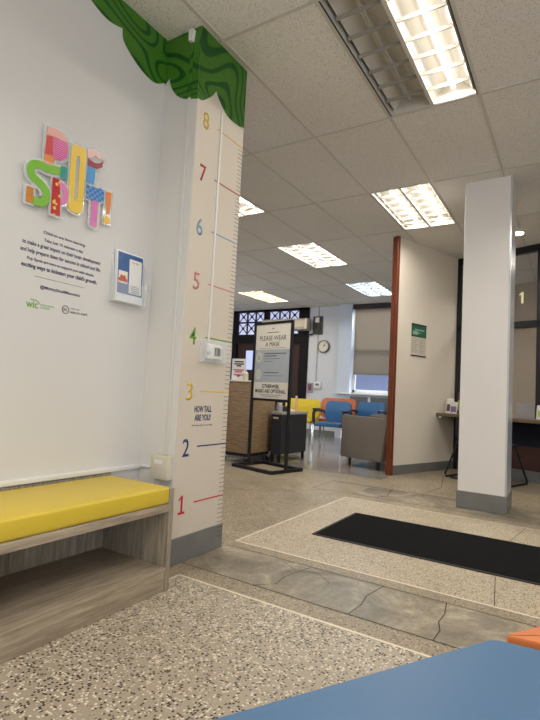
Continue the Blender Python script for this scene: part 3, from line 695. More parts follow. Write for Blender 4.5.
bm = BM(); box(bm, -0.083, 0.086, 0.04, 0.258, 0.034, 0.0348); obj('printed_panel', bm, LB, lf)
bm = BM(); prism(bm, rrect(0.085, 0.185, 0.006, 3, 0.035, 0.142), 0.0348, 0.0355); obj('white_card', bm, WHITE, lf)
text('card_text', 'Pop Spot', 0.05, 0.009, 0.035, 0.215, 0.0355, RED, lf, align='CENTER', ext=0.0003)
bm = BM()
for k, w in enumerate((0.05, 0.055)): box(bm, 0.035-w/2, 0.035+w/2, 0.086-k*0.011, 0.0895-k*0.011, 0.0355, 0.0358)
for k, w in enumerate((0.06, 0.06)): box(bm, 0.035-w/2, 0.035+w/2, 0.064-k*0.009, 0.0675-k*0.009, 0.0355, 0.0358)
obj('card_small_print', bm, NAVY, lf)
bm = BM(); box(bm, -0.078, -0.018, 0.095, 0.16, 0.0348, 0.0353); obj('photo_ground', bm, CREAM, lf)
bm = BM()
for x, y, r in ((-0.066, 0.112, 0.012), (-0.049, 0.115, 0.013), (-0.032, 0.112, 0.012), (-0.040, 0.128, 0.010), (-0.058, 0.128, 0.010)): prism(bm, circ(x, y, r, 12), 0.0353+r*0.01, 0.0356+r*0.01)
obj('photo_figures', bm, mat('photo_coral', (198, 92, 72), 0.5, var=0.2, scale=80), lf)

# ------------------------------------------------------------------ yellow storage bench
bn = thing('storage_bench', 'long grey oak open storage bench with yellow cushion against left wall', 'bench', (-1.8, 1.0, 0))
bx0, bx1, by0, by1 = -0.228, 0.226, -1.4, 0.725   # local
boxo('side_panel', OAK_V, bn, bx0, bx1, by1-0.028, by1, 0, 0.462, bev=0.001)
boxo('side_panel', OAK_V, bn, bx0, bx1, by0, by0+0.028, 0, 0.462, bev=0.001)
boxo('divider_panel', OAK_V, bn, bx0+0.01, bx1-0.006, -0.135, -0.107, 0.107, 0.357, bev=0.001)
boxo('plinth', OAK_H, bn, bx1-0.024, bx1-0.002, by0+0.028, by1-0.03, 0.0, 0.088, bev=0.001)
boxo('shelf', OAK_H, bn, bx0+0.01, bx1-0.001, by0+0.028, by1-0.028, 0.088, 0.106, bev=0.001)
boxo('back_panel', OAK_V, bn, bx0, bx0+0.012, by0, by1, 0.0, 0.474)
boxo('seat_board', OAK_H, bn, bx0+0.012, bx1-0.002, by0+0.02, by1-0.029, 0.358, 0.392, bev=0.001)
boxo('cushion', YEL, bn, bx0+0.035, bx1-0.004, by0+0.005, by1-0.022, 0.392, 0.470, bev=0.014, seg=3)

# ------------------------------------------------------------------ foreground seats
def ottoman(name, label, outline, material, dark, z0, z1, loc, group, soft=0.018):
    t = thing(name, label, 'ottoman', loc, 0, group)
    def inset(p, d):
        n = len(p); cx = sum(a for a, b in p)/n; cy = sum(b for a, b in p)/n
        return [(cx+(a-cx)*(1-d), cy+(b-cy)*(1-d)) for a, b in p]
    for nm, mt, h0, h1, sc_, bv in (('cushion', material, z0, z1, 0.0, soft), ('base', dark, 0.04, z0-0.004, 0.02, 0.008), ('plinth', BLACK, 0.0, 0.04, 0.10, 0.0)):
        bm = BM(); prism(bm, inset(outline, sc_), h0, h1)
        if bv:
            es = [e for e in bm.edges if abs(e.verts[0].co.z-e.verts[1].co.z) < 1e-5]
            bmesh.ops.bevel(bm, geom=es, offset=bv, segments=3, affect='EDGES', profile=0.5)
        obj(nm, bm, mt, t, True)
    return t
def fillet(pts, r, n=6):
    out = []
    for i, p in enumerate(pts):
        a = Vector(pts[i-1]); b = Vector(p); c = Vector(pts[(i+1) % len(pts)])
        d1 = (a-b).normalized(); d2 = (c-b).normalized(); ang = math.acos(max(-1, min(1, d1.dot(d2))))
        rr = r[i] if isinstance(r, (list, tuple)) else r
        k = rr/math.tan(ang/2); p1 = b+d1*k; p2 = b+d2*k
        for s in range(n+1):
            t = s/n; q = p1*(1-t)**2+b*2*t*(1-t)+p2*t*t; out.append((q.x, q.y))
    return out
BLUED = mat('dark_blue_vinyl', (38, 78, 122), 0.5)
blue_poly = fillet([(-0.135, 1.135), (-0.60, 0.33), (-0.20, 0.16), (0.0, 0.96), (0.07, 1.155)][::-1], [0.03, 0.02, 0.03, 0.03, 0.05])
ottoman('ottoman', 'large blue vinyl seat in the foreground at bottom right', [(a+0.25, b-0.7) for a, b in blue_poly], BLUEV, BLUED, 0.36, 0.45, (-0.25, 0.7, 0), 'foreground seats')
or_poly = fillet([(-0.118, 1.164), (0.35, 1.235), (0.5, 1.6), (0.16, 1.60)], 0.006)
ottoman('ottoman', 'orange vinyl seat corner just beyond the blue foreground seat', [(a-0.2, b-1.4) for a, b in or_poly], ORV, ORV, 0.36, 0.452, (0.2, 1.4, 0), 'foreground seats', 0.005)

# ------------------------------------------------------------------ entrance mat
mt_ = thing('entrance_mat', 'long black ribbed entrance mat on beige terrazzo rectangle', 'floor mat', (0.4, 3.35, 0))
MATM = mat('black_ribbed_carpet', (21, 21, 22), 1.0, spec=0.1, var=0.2, scale=30, bump=0.6, bscale=260)
bm = BM(); box(bm, -1.85, 1.4, -0.365, 0.365, 0.0, 0.009, 0.003, 1); obj('carpet', bm, MATM, mt_)
bm = BM(); box(bm, -1.87, 1.42, -0.385, 0.385, 0.0, 0.006, 0.002, 1); obj('rubber_border', bm, mat('mat_rubber', (26, 26, 27), 0.7), mt_)

# ------------------------------------------------------------------ mask sign on floor stand
P0s = Vector((-3.446, 5.097, 0)); ds = Vector((0.973, -0.231, 0)).normalized()
st = thing('sign_stand', 'black floor stand holding a PLEASE WEAR A MASK poster', 'sign stand', m=frame(P0s, ds))
SW = 0.640
bm = BM()
r = 0.019
zb = 0.24
box(bm, -r, r, 0, 0.036, -zb, zb+0.02); box(bm, SW-r, SW+r, 0, 0.036, -zb-0.04, zb); box(bm, -r, SW+r, 0, 0.036, zb-0.03, zb+0.02); box(bm, -r, SW+r, 0, 0.036, -zb-0.04, -zb+0.0)
obj('base_frame', bm, BLACK, st)
for x in (0, SW):
    bm = BM(); box(bm, x-0.020, x+0.020, 0.036, 1.79, -0.012, 0.012, 0.003, 1); obj('post', bm, BLACK, st)
for z_ in (0.815, 1.762): bm = BM(); box(bm, 0, SW, z_, z_+0.03, -0.012, 0.012, 0.002, 1); obj('frame_rail', bm, BLACK, st)
po = thing('mask_poster', 'cream and grey poster reading PLEASE WEAR A MASK in black floor stand', 'poster', m=frame(P0s, ds))
bm = BM(); box(bm, 0.017, SW-0.017, 0.845, 1.762, -0.004, 0.002); obj('sheet', bm, CREAM, po)
bm = BM(); box(bm, 0.018, SW-0.018, 1.045, 1.448, 0.002, 0.0026); obj('grey_band', bm, mat('poster_grey_blue', (176, 184, 186), 0.6), po)
text('poster_text', 'PLEASE WEAR', 0.46, 0.062, SW/2, 1.560, 0.0026, INK, po, align='CENTER', bold=-0.004)
text('poster_text', 'A MASK', 0.25, 0.060, SW/2, 1.485, 0.0026, INK, po, align='CENTER', bold=-0.004)
text('poster_text', 'OTHERWISE,', 0.30, 0.045, SW/2, 0.975, 0.0026, INK, po, align='CENTER', bold=0.02)
text('poster_text', 'MASKS ARE OPTIONAL.', 0.53, 0.045, SW/2, 0.915, 0.0026, INK, po, align='CENTER', bold=0.02)
bm = BM()
box(bm, 0.215, 0.425, 1.655, 1.663, 0.0026, 0.003); box(bm, 0.10, 0.54, 1.463, 1.467, 0.0026, 0.003); box(bm, 0.185, 0.56, 1.392, 1.404, 0.0026, 0.003); box(bm, 0.185, 0.40, 1.362, 1.374, 0.0026, 0.003)
box(bm, 0.185, 0.46, 1.330, 1.336, 0.0026, 0.003); box(bm, 0.185, 0.34, 1.30, 1.306, 0.0026, 0.003); box(bm, 0.185, 0.45, 1.158, 1.168, 0.0026, 0.003); box(bm, 0.185, 0.50, 1.122, 1.127, 0.0026, 0.003)
box(bm, 0.13, 0.50, 0.888, 0.894, 0.0026, 0.003); box(bm, 0.17, 0.46, 0.868, 0.873, 0.0026, 0.003)
obj('small_print_lines', bm, mat('poster_small_print', (92, 94, 98), 0.6), po)
for zc_ in (1.352, 1.14):
    bm = BM(); tube(bm, [(0.095+0.052*math.cos(a), zc_+0.068*math.sin(a), 0.004) for a in [2*PI*k/24 for k in range(24)]], 0.003, 5, closed=True); prism(bm, circ(0.095, zc_, 0.05, 24, 1.3), 0.0027, 0.0031)
    obj('round_icon', bm, CREAM if False else mat('poster_icon', (206, 206, 196), 0.6), po)
bm = BM(); tube(bm, [(0.085, 1.375, 0.0035), (0.078, 1.345, 0.0035), (0.09, 1.318, 0.0035), (0.108, 1.33, 0.0035), (0.105, 1.36, 0.0035)], 0.0025, 5, closed=True); obj('icon_line', bm, INK, po)
bm = BM(); tube(bm, [(0.30, 1.70, 0.0028), (0.32, 1.715, 0.0028), (0.34, 1.70, 0.0028)], 0.004, 5); obj('poster_emblem', bm, DKGREY, po)

# ------------------------------------------------------------------ reception counter on castors
rcn = thing('reception_counter', 'tan oak laminate rolling counter with white top behind the mask sign', 'counter', (-3.637, 5.40, 0))
boxo('carcass', OAK_C, rcn, -0.27, 0.15, -0.29, 0.325, 0.13, 1.038, bev=0.003)
boxo('top', CREAM, rcn, -0.285, 0.158, -0.30, 0.33, 1.039, 1.060, bev=0.004)
boxo('kick_base', BLACK, rcn, -0.25, 0.13, -0.26, 0.26, 0.085, 0.129)
for sx in (-1, 1):
    for sy in (-1, 1):
        bm = BM(); cx_ = 0.125 if sx > 0 else -0.245; tube(bm, [(cx_-0.012, sy*0.24, 0.036), (cx_+0.012, sy*0.24, 0.036)], 0.036, 14); cst = obj('castor', bm, BLACK, rcn, True)
        bm = BM(); box(bm, cx_-0.018, cx_+0.018, sy*0.24-0.012, sy*0.24+0.02, 0.05, 0.084, 0.003, 1); obj('castor_fork', bm, STEEL, cst)
ns = thing('counter_notice', 'white upright paper notice with dark red text on reception counter top', 'notice', (-3.765, 5.22, 1.060), 0.10)
bm = BM(); box(bm, -0.107, 0.107, -0.003, 0.003, 0.0, 0.285); obj('sheet', bm, mat('notice_white', (232, 230, 226), 0.5), ns)
bm = BM(); box(bm, -0.107, 0.107, -0.03, 0.03, 0.0, 0.006); obj('holder_foot', bm, CLEAR, ns)
bm = BM()
for z, w in ((0.245, 0.14), (0.215, 0.15), (0.19, 0.07)): box(bm, -w/2, w/2, -0.0045, -0.003, z-0.008, z+0.008)
obj('notice_text', bm, INK, ns)
bm = BM()
for z, w in ((0.135, 0.16), (0.11, 0.11), (0.07, 0.15)): box(bm, -w/2, w/2, -0.0045, -0.003, z-0.007, z+0.007)
prism(bm, circ(0.0, 0.06, 0.018, 14), 0.003, 0.005, Matrix.Rotation(PI/2, 4, 'X')); obj('notice_text', bm, RED, ns)['label'] = 'red lower text'
hs = thing('sanitizer_bottle', 'small pale pump bottle beside paper notice on reception counter', 'bottle', (-3.61, 5.16, 1.060))
bm = BM(); lathe(bm, [(0.034, 0), (0.036, 0.01), (0.036, 0.09), (0.014, 0.115), (0.014, 0.13)], 18); obj('body', bm, mat('pale_bottle', (214, 214, 190), 0.3, alpha=0.9), hs, True)
bm = BM(); lathe(bm, [(0.012, 0.13), (0.012, 0.15)], 12); tube(bm, [(0, 0, 0.15), (0, 0, 0.165), (-0.03, 0, 0.165)], 0.005, 8); obj('pump', bm, WHITE, hs, True)

# ------------------------------------------------------------------ dark desk
dk = thing('desk', 'charcoal metal desk with grey top behind mask sign stand', 'desk', (-3.26, 5.9, 0))
bm = BM(); prism(bm, [(0, -0.36), (0, 0.36), (-0.72, 0.36), (-0.72, -0.14), (-0.155, -0.14), (-0.155, -0.36)], 0.105, 0.635); obj('body', bm, DKGREY, dk)
bm = BM(); prism(bm, [(0.012, -0.375), (0.012, 0.375), (-0.74, 0.375), (-0.74, -0.15), (-0.162, -0.15), (-0.162, -0.375)], 0.636, 0.668); obj('desktop', bm, mat('grey_laminate', (172, 168, 158), 0.35), dk)
for sx, sy in ((-0.03, -0.33), (-0.03, 0.33), (-0.135, -0.33), (-0.68, 0.33), (-0.68, -0.12)): boxo('leg', BLACK, dk, sx-0.015, sx+0.015, sy-0.015, sy+0.015, 0, 0.106)
boxo('nameplate', BEIGEP, dk, -0.13, -0.05, -0.366, -0.36, 0.575, 0.60)
GRP = 'items on the charcoal desk'
def jar(name, label, cat, x, y, rad, h, m, lid=None):
    t = thing(name, label, cat, (x, y, 0.668), 0, GRP)
    bm = BM(); lathe(bm, [(rad*0.9, 0), (rad, 0.01), (rad, h*0.8), (rad*0.7, h*0.92), (rad*0.7, h)], 16); obj('body', bm, m, t, True)
    if lid: bm = BM(); lathe(bm, [(rad*0.75, h), (rad*0.75, h+0.02)], 16); obj('lid', bm, lid, t, True)
    return t
jar('glass_jar', 'clear glass jar with white lid on left of the charcoal desk', 'jar', -3.36, 5.64, 0.045, 0.10, glass('jar_glass', (205, 210, 215), 0.5), WHITE)
jar('tall_bottle', 'tall pale capped bottle standing on the charcoal desk right of the sign post', 'bottle', -3.36, 6.10, 0.02, 0.20, mat('pale_peach', (222, 178, 140), 0.4), mat('bottle_cap', (235, 230, 222), 0.4))
jar('cup', 'dark cup on the charcoal desk behind the sign post', 'cup', -3.36, 5.78, 0.04, 0.08, DKGREY)
for k, (x, y, w, h, r_, m_, lab) in enumerate(((-3.62, 5.93, 0.15, 0.03, 0.2, BLACK, 'dark box lying on the rear left of the charcoal desk'), (-3.36, 5.93, 0.12, 0.025, -0.1, WHITE, 'white tissue pack on the charcoal desk near its right corner'), (-3.50, 6.10, 0.10, 0.05, 0.5, mat('tray_white', (205, 208, 212), 0.3), 'small white tray in the middle of the charcoal desk'))):
    t = thing(('desk_organizer', 'tissue_pack', 'tray')[k], lab, ('desk organizer', 'tissue pack', 'tray')[k], (x, y, 0.668), r_, GRP)
    bm = BM(); box(bm, -w/2, w/2, -w/2.6, w/2.6, 0, h, 0.006, 2); obj('body', bm, m_, t, True)

# ------------------------------------------------------------------ waiting chairs
def waiting_chair(label, loc, rz, w, back, seat, hb, group):
    t = thing('waiting_chair', label, 'chair', loc, rz, group)
    # local: front = -y; seat centre at origin
    bm = BM(); vs = prism(bm, rrect(w, 0.46, 0.07), 0.40, 0.455); es = [e for e in bm.edges if abs(e.verts[0].co.z-e.verts[1].co.z) < 1e-5]
    bmesh.ops.bevel(bm, geom=es, offset=0.018, segments=3, affect='EDGES', profile=0.5); obj('seat', bm, seat, t, True)
    bm = BM(); n = 8; hh = hb-0.46; pts = rrect(w, hh, 0.08)
    prism(bm, pts, 0, 0.045); es = [e for e in bm.edges if abs(e.verts[0].co.z-e.verts[1].co.z) < 1e-5]
    bmesh.ops.bevel(bm, geom=es, offset=0.015, segments=3, affect='EDGES', profile=0.5)
    bmesh.ops.transform(bm, matrix=Matrix.Translation((0, 0.26, 0.46+hh/2)) @ Matrix.Rotation(math.radians(90-10), 4, 'X'), verts=bm.verts)
    obj('backrest', bm, back, t, True)
    bm = BM(); prism(bm, rrect(w*0.97, hh*0.97, 0.08), -0.016, 0); bmesh.ops.transform(bm, matrix=Matrix.Translation((0, 0.275, 0.46+hh/2)) @ Matrix.Rotation(math.radians(90-10), 4, 'X'), verts=bm.verts)
    obj('back_shell', bm, BLACK, t, True)
    for s in (-1, 1):
        x = s*(w/2+0.022)
        bm = BM(); tube(bm, [(x, -0.20, 0.012), (x, -0.19, 0.40), (x, -0.17, 0.42)], 0.012, 8); obj('leg', bm, CHROME, t, True)
        bm = BM(); tube(bm, [(x, 0.27, 0.012), (x, 0.22, 0.40), (x, 0.20, 0.42)], 0.012, 8); obj('leg', bm, CHROME, t, True)
        bm = BM(); tube(bm, [(x, -0.17, 0.41), (x, -0.19, 0.58), (x, -0.15, 0.64), (x, 0.0, 0.65), (x, 0.20, 0.64), (x, 0.25, 0.60)], 0.017, 8); box(bm, x-0.026, x+0.026, -0.17, 0.14, 0.645, 0.668, 0.008, 2); obj('armrest', bm, BLACK, t, True)
    bm = BM()
    for y in (-0.17, 0.20): tube(bm, [(-w/2-0.022, y, 0.40), (w/2+0.022, y, 0.40)], 0.011, 8)
    obj('seat_frame', bm, BLACK, t, True)
    return t
CB = mat('blue_chair_shell', (54, 108, 158), 0.45, var=0.05); CO = mat('orange_chair_shell', (196, 106, 66), 0.45); CYL = mat('yellow_chair_shell', (222, 196, 40), 0.45)
G = 'waiting area chairs'
waiting_chair('blue waiting chair facing the camera between charcoal desk and grey armchair', (-3.50, 7.66, 0), 0.03, 0.47, CB, CB, 0.82, G)
waiting_chair('wide orange backed waiting chair directly behind the nearest blue chair', (-3.99, 8.75, 0), 0.0, 0.74, CO, CO, 0.86, G)
waiting_chair('blue waiting chair below the window behind the grey armchair', (-3.485, 9.25, 0), 0.0, 0.56, CB, CB, 0.815, G)
waiting_chair('wide yellow backed waiting chair behind the charcoal desk', (-4.45, 8.15, 0), 0.08, 0.74, CYL, CYL, 0.82, G)
# taupe armchair seen from its side
am = Vector((0.962, -0.272, 0))
ac = thing('armchair', 'boxy taupe vinyl armchair turned sideways beside the wooden post', 'armchair', (-2.66, 6.15, 0), math.atan2(am.y, am.x))
def side(y0, y1):
    bm = BM(); prism(bm, [(-0.02, 0.112), (0.64, 0.112), (0.735, 0.662), (-0.02, 0.668)], -y1, -y0, Matrix.Rotation(PI/2, 4, 'X'))
    bmesh.ops.bevel(bm, geom=list(bm.edges), offset=0.012, segments=2, affect='EDGES'); return obj('arm_panel', bm, TAUPE, ac, True)
side(0.0, 0.10); side(0.62, 0.72)
boxo('seat_cushion', TAUPE, ac, 0.02, 0.58, 0.11, 0.61, 0.22, 0.44, bev=0.03, seg=3)
bm = BM(); prism(bm, [(0.50, 0.16), (0.63, 0.16), (0.74, 0.72), (0.60, 0.74)], -0.61, -0.11, Matrix.Rotation(PI/2, 4, 'X')); bmesh.ops.bevel(bm, geom=list(bm.edges), offset=0.03, segments=3, affect='EDGES'); obj('backrest', bm, TAUPE, ac, True)
for x in (0.12, 0.58):
    for y in (0.04, 0.66):
        bm = BM(); tube(bm, [(x, y, 0.0), (x, y, 0.116)], 0.02, 10, radii=[0.014, 0.024]); obj('leg', bm, BLACK, ac, True)
ac2 = copy_tree(ac); ac2['label'] = 'second taupe armchair, only its rounded top showing between blue chair and wooden post'; ac2['group'] = 'taupe armchairs'; ac['group'] = 'taupe armchairs'
ac2.location = (-2.66, 7.30, 0)

# ------------------------------------------------------------------ far wall items
bl = thing('roller_blind', 'woven beige roller blind pulled two thirds down over far window', 'blind', (-3.67, YN, 0))
BLM, nt, b_, o_ = base('woven_blind', 0.9, 0.2)
c_ = ramp(nt, noise(nt, o_, 30, 4, 0.7, (1.2, 1, 5)), [(0.3, (126, 118, 108)), (0.7, (184, 174, 160))])
nt.links.new(c_.outputs[0], b_.inputs['Base Color']); tr_ = nt.nodes.new('ShaderNodeBsdfTranslucent'); nt.links.new(c_.outputs[0], tr_.inputs[0])
ms_ = nt.nodes.new('ShaderNodeMixShader'); ms_.inputs[0].default_value = 0.45
nt.links.new(b_.outputs[0], ms_.inputs[1]); nt.links.new(tr_.outputs[0], ms_.inputs[2]); nt.links.new(ms_.outputs[0], nt.nodes['Material Output'].inputs[0])
bm = BM(); box(bm, -0.43, 0.43, -0.035, -0.031, 1.41, 2.84); obj('fabric', bm, BLM, bl)
bm = BM(); box(bm, -0.43, 0.43, -0.045, -0.022, 1.395, 1.42, 0.004, 1); obj('bottom_bar', bm, mat('blind_bar', (130, 118, 104), 0.5), bl)
bm = BM(); box(bm, -0.47, 0.47, -0.10, 0.0, 2.84, 2.94, 0.005, 1); obj('head_box', bm, mat('blind_headbox', (58, 54, 54), 0.5), bl)
rd = thing('radiator_cover', 'white cabinet with grey louvred grilles under far window sill', 'radiator cover', (-3.66, YN-0.09, 0))
boxo('casing', WALLB, rd, -0.465, 0.52, -0.07, 0.085, 0.0, 0.95, bev=0.003)
for a, b2 in ((-0.44, -0.04), (0.02, 0.44)):
    bm = BM()
    for k in range(30): box(bm, a, b2, -0.078, -0.070, 0.08+k*0.028, 0.092+k*0.028)
    box(bm, a, b2, -0.0715, -0.0702, 0.07, 0.92)
    obj('grille', bm, mat('radiator_grille', (118, 120, 124), 0.5), rd)
ck = thing('wall_clock', 'round white wall clock with black rim on far wall', 'clock', m=frame((-4.856, YN-0.001, 2.02), (1, 0, 0)))
bm = BM(); lathe(bm, [(0.145, 0), (0.145, 0.035), (0.125, 0.04), (0.125, 0.03)], 32); obj('rim', bm, mat('clock_rim', (70, 66, 52), 0.4), ck, True)
bm = BM(); lathe(bm, [(0.125, 0.028), (0.125, 0.031)], 32); obj('face', bm, CREAM, ck)
bm = BM()
for k in range(12): a = k*PI/6; box(bm, -0.004, 0.004, 0.095, 0.115, 0.031, 0.033, m=Matrix.Rotation(a, 4, 'Z'))
obj('hour_marks', bm, INK, ck)
bm = BM(); box(bm, -0.006, 0.006, -0.01, 0.06, 0.032, 0.035, m=Matrix.Rotation(-0.9, 4, 'Z')); obj('hour_hand', bm, INK, ck)
bm = BM(); box(bm, -0.004, 0.004, -0.01, 0.095, 0.035, 0.037, m=Matrix.Rotation(-0.55, 4, 'Z')); obj('minute_hand', bm, INK, ck)
bm = BM(); box(bm, -0.011, 0.011, -0.014, -0.0, 1.15, HC-0.005); cd = obj('wall_conduit', bm, mat('grey_conduit', (176, 178, 182), 0.5), None, loc=(-5.02, YN, 0)); tag(cd, 'thin grey vertical conduit on far wall left of the clock', 'conduit')
hp = thing('air_conditioner', 'long beige wall mounted air conditioner above the dark door', 'air conditioner', (-5.82, YN-0.04, 2.39))
bm = BM(); prism(bm, [(0, 0.0), (-0.17, 0.02), (-0.20, 0.07), (-0.19, 0.24), (-0.15, 0.27), (0, 0.27)], -0.62, 0.62, Matrix(((0, 0, 1, 0), (1, 0, 0, 0), (0, 1, 0, 0), (0, 0, 0, 1)))); obj('casing', bm, mat('ac_beige', (196, 190, 176), 0.45), hp)
boxo('air_vent', DKGREY, hp, -0.40, 0.10, -0.15, -0.03, -0.012, 0.006)
boxo('end_panel', mat('ac_light', (214, 208, 192), 0.45), hp, 0.56, 0.622, -0.203, 0.0, 0.02, 0.262, bev=0.004)
eb = thing('equipment_board', 'black board with white device and looped cable right of the air conditioner', 'equipment board', m=frame((-5.03, YN-0.001, 2.52), (1, 0, 0)))
bm = BM(); box(bm, -0.12, 0.12, -0.22, 0.20, 0, 0.02); box(bm, -0.80, -0.12, -0.24, -0.20, 0, 0.03); obj('board', bm, BLACKF, eb)
bm = BM(); box(bm, -0.055, 0.055, 0.05, 0.17, 0.02, 0.06, 0.01, 2); obj('white_device', bm, WHITE, eb, True)
bm = BM(); tube(bm, [(0.02*math.cos(a)*2.5, -0.06+0.09*math.sin(a), 0.03+0.001*k) for k, a in enumerate([2*PI*i/14 for i in range(30)])], 0.005, 5); obj('cable', bm, mat('grey_cable', (120, 120, 124), 0.5), eb, True)
tb = thing('wall_thermostat', 'white square thermostat with small dark screen on far wall below the clock', 'thermostat', m=frame((-4.97, YN-0.001, 1.13), (1, 0, 0)))
bm = BM(); box(bm, -0.09, 0.09, -0.08, 0.08, 0, 0.035, 0.01, 2); obj('body', bm, WHITE, tb, True)
bm = BM(); box(bm, -0.045, 0.045, -0.01, 0.04, 0.035, 0.037); obj('display', bm, mat('grey_screen', (110, 112, 118), 0.3), tb)
nf = thing('framed_notice', 'small pinkish framed notice with dark picture right of the dark door', 'framed notice', m=frame((-5.16, YN-0.001, 1.07), (1, 0, 0)))
bm = BM(); box(bm, -0.08, 0.08, -0.12, 0.11, 0, 0.02, 0.004, 1); obj('frame', bm, mat('pink_frame', (178, 150, 164), 0.5), nf)
bm = BM(); box(bm, -0.045, 0.045, -0.07, 0.08, 0.02, 0.022); obj('picture', bm, mat('notice_plum', (104, 70, 92), 0.5, var=0.3, scale=30), nf)

# ------------------------------------------------------------------ angled wall: poster, ledge, brochures, chairs, office interior
MW = Matrix((v, Vector((0, 0, 1)), v.cross(Vector((0, 0, 1))))).transposed().to_4x4()
wl = -v   # away along wall; reading direction seen from the room (camera side) is away from camera
fr = frame((O+v*LW), -v)     # local x runs from the post towards the office
pp = thing('wall_poster', 'green topped notice with pale text area on cream angled wall', 'poster', m=fr @ Matrix.Translation((-0.04, 0.012, 0)))
bm = BM(); box(bm, 0.33, 0.655, 1.47, 1.88, 0.001, 0.003); obj('sheet', bm, mat('poster_pale', (206, 200, 184), 0.5, var=0.06, scale=40), pp)
bm = BM(); box(bm, 0.33, 0.655, 1.715, 1.88, 0.003, 0.0035); obj('green_header', bm, mat('poster_green', (34, 98, 76), 0.5, var=0.1, scale=14), pp)
bm = BM(); box(bm, 0.36, 0.47, 1.745, 1.79, 0.0035, 0.004); box(bm, 0.40, 0.60, 1.80, 1.815, 0.0035, 0.004); box(bm, 0.39, 0.54, 1.765, 1.775, 0.0035, 0.004); obj('header_mark', bm, mat('pale_green', (150, 184, 160), 0.5), pp)
bm = BM(); box(bm, 0.33, 0.655, 1.868, 1.883, 0.0035, 0.008); box(bm, 0.33, 0.655, 1.466, 1.48, 0.0035, 0.008); obj('hanger_bar', bm, BLACK, pp)
bm = BM()
for c in range(2):
    for k in range(8): box(bm, 0.345+c*0.16, 0.345+c*0.16+0.125-0.02*(k % 3), 1.685-k*0.024, 1.691-k*0.024, 0.003, 0.0034)
obj('small_print_lines', bm, mat('poster_print', (160, 154, 142), 0.6), pp)
lg_ = thing('writing_ledge', 'long brown wall mounted writing ledge in front of the office glass', 'ledge', m=MG)
bm = BM(); box(bm, 0.003, 3.6, -0.50, -0.055, 0.725, 0.765, 0.004, 1); obj('top', bm, wood('ledge_brown', (128, 106, 82), (98, 80, 60), (1, 8, 8)), lg_)
for x in (0.5, 1.6, 2.8):
    bm = BM(); prism(bm, [(-0.05, 0.50), (-0.05, 0.725), (-0.40, 0.725), (-0.40, 0.69)], x, x+0.03, Matrix(((0, 0, 1, 0), (1, 0, 0, 0), (0, 1, 0, 0), (0, 0, 0, 1)))); obj('bracket', bm, BLACK, lg_)
bm = BM(); lathe(bm, [(0.016, 0.0), (0.016, 0.02)], 10, Matrix.Translation((0.06, -0.48, 0.705))); obj('ledge_stud', bm, WHITE, lg_)
BC = [(226, 224, 220), (90, 66, 80), (210, 206, 198), (166, 190, 98), (120, 96, 150), (196, 184, 176)]
def brochure(x, y, w, h, tilt, c, c2, label, z=0.765, grp='brochures on the writing ledge'):
    t = thing('brochure', label, 'brochure', group=grp, m=MG @ Matrix.Translation((x, -y, z)) @ Matrix.Rotation(-tilt, 4, 'X'))
    bm = BM(); box(bm, -w/2, w/2, -0.006, 0.006, 0, h); obj('pages', bm, mat('brochure_%d' % c, BC[c], 0.4, var=0.15, scale=30), t)
    bm = BM(); box(bm, -w/2+0.012, w/2-0.012, -0.0072, -0.006, h*0.15, h*0.62); obj('cover_picture', bm, mat('brochure_%d' % c2, BC[c2], 0.4, var=0.15, scale=30), t)
brochure(0.12, 0.38, 0.10, 0.20, 0.2, 0, 1, 'leftmost small leaflet standing on the writing ledge')
brochure(0.22, 0.27, 0.12, 0.30, 0.15, 1, 3, 'dark leaflet standing behind the leftmost ones on the ledge')
brochure(0.21, 0.43, 0.10, 0.16, 0.2, 2, 4, 'front pale leaflet with purple picture on the ledge')
brochure(0.30, 0.33, 0.13, 0.36, 0.12, 5, 1, 'tallest leaflet standing on the ledge against the pillar edge')
brochure(0.36, 0.42, 0.12, 0.15, 0.2, 0, 3, 'white leaflet with green picture beside the pillar edge')
brochure(1.22, 0.13, 0.20, 0.17, 0.12, 0, 3, 'white and green leaflet stack at right end of the ledge')
# number 1 on the glass
n1 = thing('window_number', 'pale yellow number 1 on the upper office glass', 'number sign', m=frame(O, u))
one('numeral', 0.885, 2.215, 0.020, 0.145, mat('number_cream', (236, 226, 170), 0.5, emit=(236, 226, 170), estr=0.25), n1, 0.012, False)
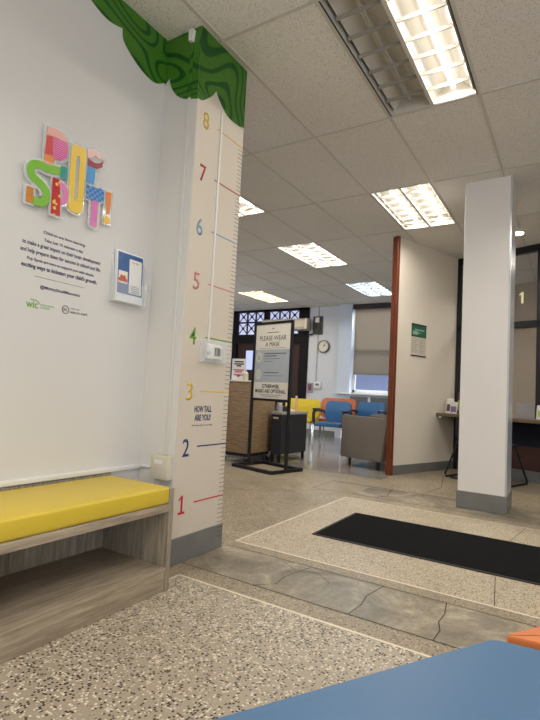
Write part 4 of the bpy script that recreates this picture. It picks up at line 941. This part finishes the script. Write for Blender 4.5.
# guest chairs with sled base
def sled_chair(label, a, b_, rz):
    t = thing('guest_chair', label, 'chair', m=MG @ Matrix.Translation((a, -b_, 0)) @ Matrix.Rotation(rz, 4, 'Z'))
    w = 0.60
    bm = BM(); prism(bm, rrect(w, 0.46, 0.09), 0.41, 0.46); es = [e for e in bm.edges if abs(e.verts[0].co.z-e.verts[1].co.z) < 1e-5]; bmesh.ops.bevel(bm, geom=es, offset=0.018, segments=3, affect='EDGES'); obj('seat', bm, BLACKC, t, True)
    # curved backrest, on the camera side (local -y)
    bm = BM(); N = 12; A, B = [], []
    for k in range(N+1):
        s = -1+2*k/N; x = s*w*0.52; y = -0.25+0.10*s*s; A.append((x, y)); B.append((x, y+0.035))
    pr = A+B[::-1]; prism(bm, pr, 0.49, 0.74); bmesh.ops.bevel(bm, geom=[e for e in bm.edges if abs(e.verts[0].co.z-e.verts[1].co.z) < 1e-5], offset=0.012, segments=2, affect='EDGES'); obj('backrest', bm, BLACKC, t, True)
    for s in (-1, 1):
        bm = BM(); x = s*(w/2-0.03)
        tube(bm, [(x*0.9, -0.20, 0.52), (x, -0.19, 0.40), (x*1.38, -0.26, 0.012+0.03), (x*1.38, -0.24, 0.012), (x*1.38, 0.24, 0.012), (x*1.38, 0.25, 0.04), (x, 0.18, 0.40)], 0.012, 8); obj('sled_leg', bm, BLACK, t, True)
    bm = BM(); tube(bm, [(-w/2*1.02, -0.25, 0.012), (w/2*1.02, -0.25, 0.012)], 0.012, 8); obj('cross_bar', bm, BLACK, t, True)
    return t
sled_chair('black guest chair with sled legs, mostly hidden behind the white pillar', 0.73, 0.56, 0.0)
# office interior
od = thing('office_desk', 'dark desk inside the glazed office right of the pillar', 'desk', m=MG)
bm = BM(); box(bm, 0.3, 3.0, 0.10, 0.62, 0.70, 0.74, 0.004, 1); obj('desktop', bm, mat('office_desk_dark', (50, 44, 44), 0.4), od)
bm = BM(); box(bm, 0.32, 2.98, 0.12, 0.16, 0.0, 0.70); obj('front_panel', bm, mat('office_desk_panel', (44, 38, 38), 0.5), od)
oc = thing('office_chair', 'black mesh office chair back behind the glass just right of pillar', 'office chair', m=MG @ Matrix.Translation((0.85, 1.0, 0)))
bm = BM(); prism(bm, rrect(0.46, 0.42, 0.12, 6, 0, 0.80), -0.02, 0.02, Matrix.Rotation(math.radians(83), 4, 'X')); obj('backrest', bm, BLACKC, oc, True)
boxo('seat', BLACKC, oc, -0.24, 0.24, -0.46, 0.02, 0.44, 0.51, bev=0.03)
bm = BM(); tube(bm, [(0, -0.2, 0.06), (0, -0.2, 0.44)], 0.03, 10); obj('column', bm, BLACK, oc, True)
bm = BM()
for k in range(5): a = 2*PI*k/5; tube(bm, [(0, -0.2, 0.08), (0.3*math.cos(a), -0.2+0.3*math.sin(a), 0.05)], 0.02, 8, radii=[0.026, 0.018]); lathe(bm, [(0.025, 0.0), (0.03, 0.02), (0.025, 0.05)], 10, Matrix.Translation((0.3*math.cos(a), -0.2+0.3*math.sin(a), 0)))
obj('star_base', bm, BLACK, oc, True)
bk = thing('desk_screen', 'pale low acrylic screen on the desk inside the glazed office', 'desk screen', m=MG @ Matrix.Translation((0.95, 0.40, 0.74)))
bm = BM(); box(bm, -0.30, 0.05, -0.004, 0.004, 0, 0.22); obj('sheet', bm, glass('screen_acrylic', (200, 205, 210), 0.35), bk)
bm = BM(); box(bm, -0.30, 0.05, -0.03, 0.03, 0, 0.01); obj('foot', bm, STEEL, bk)
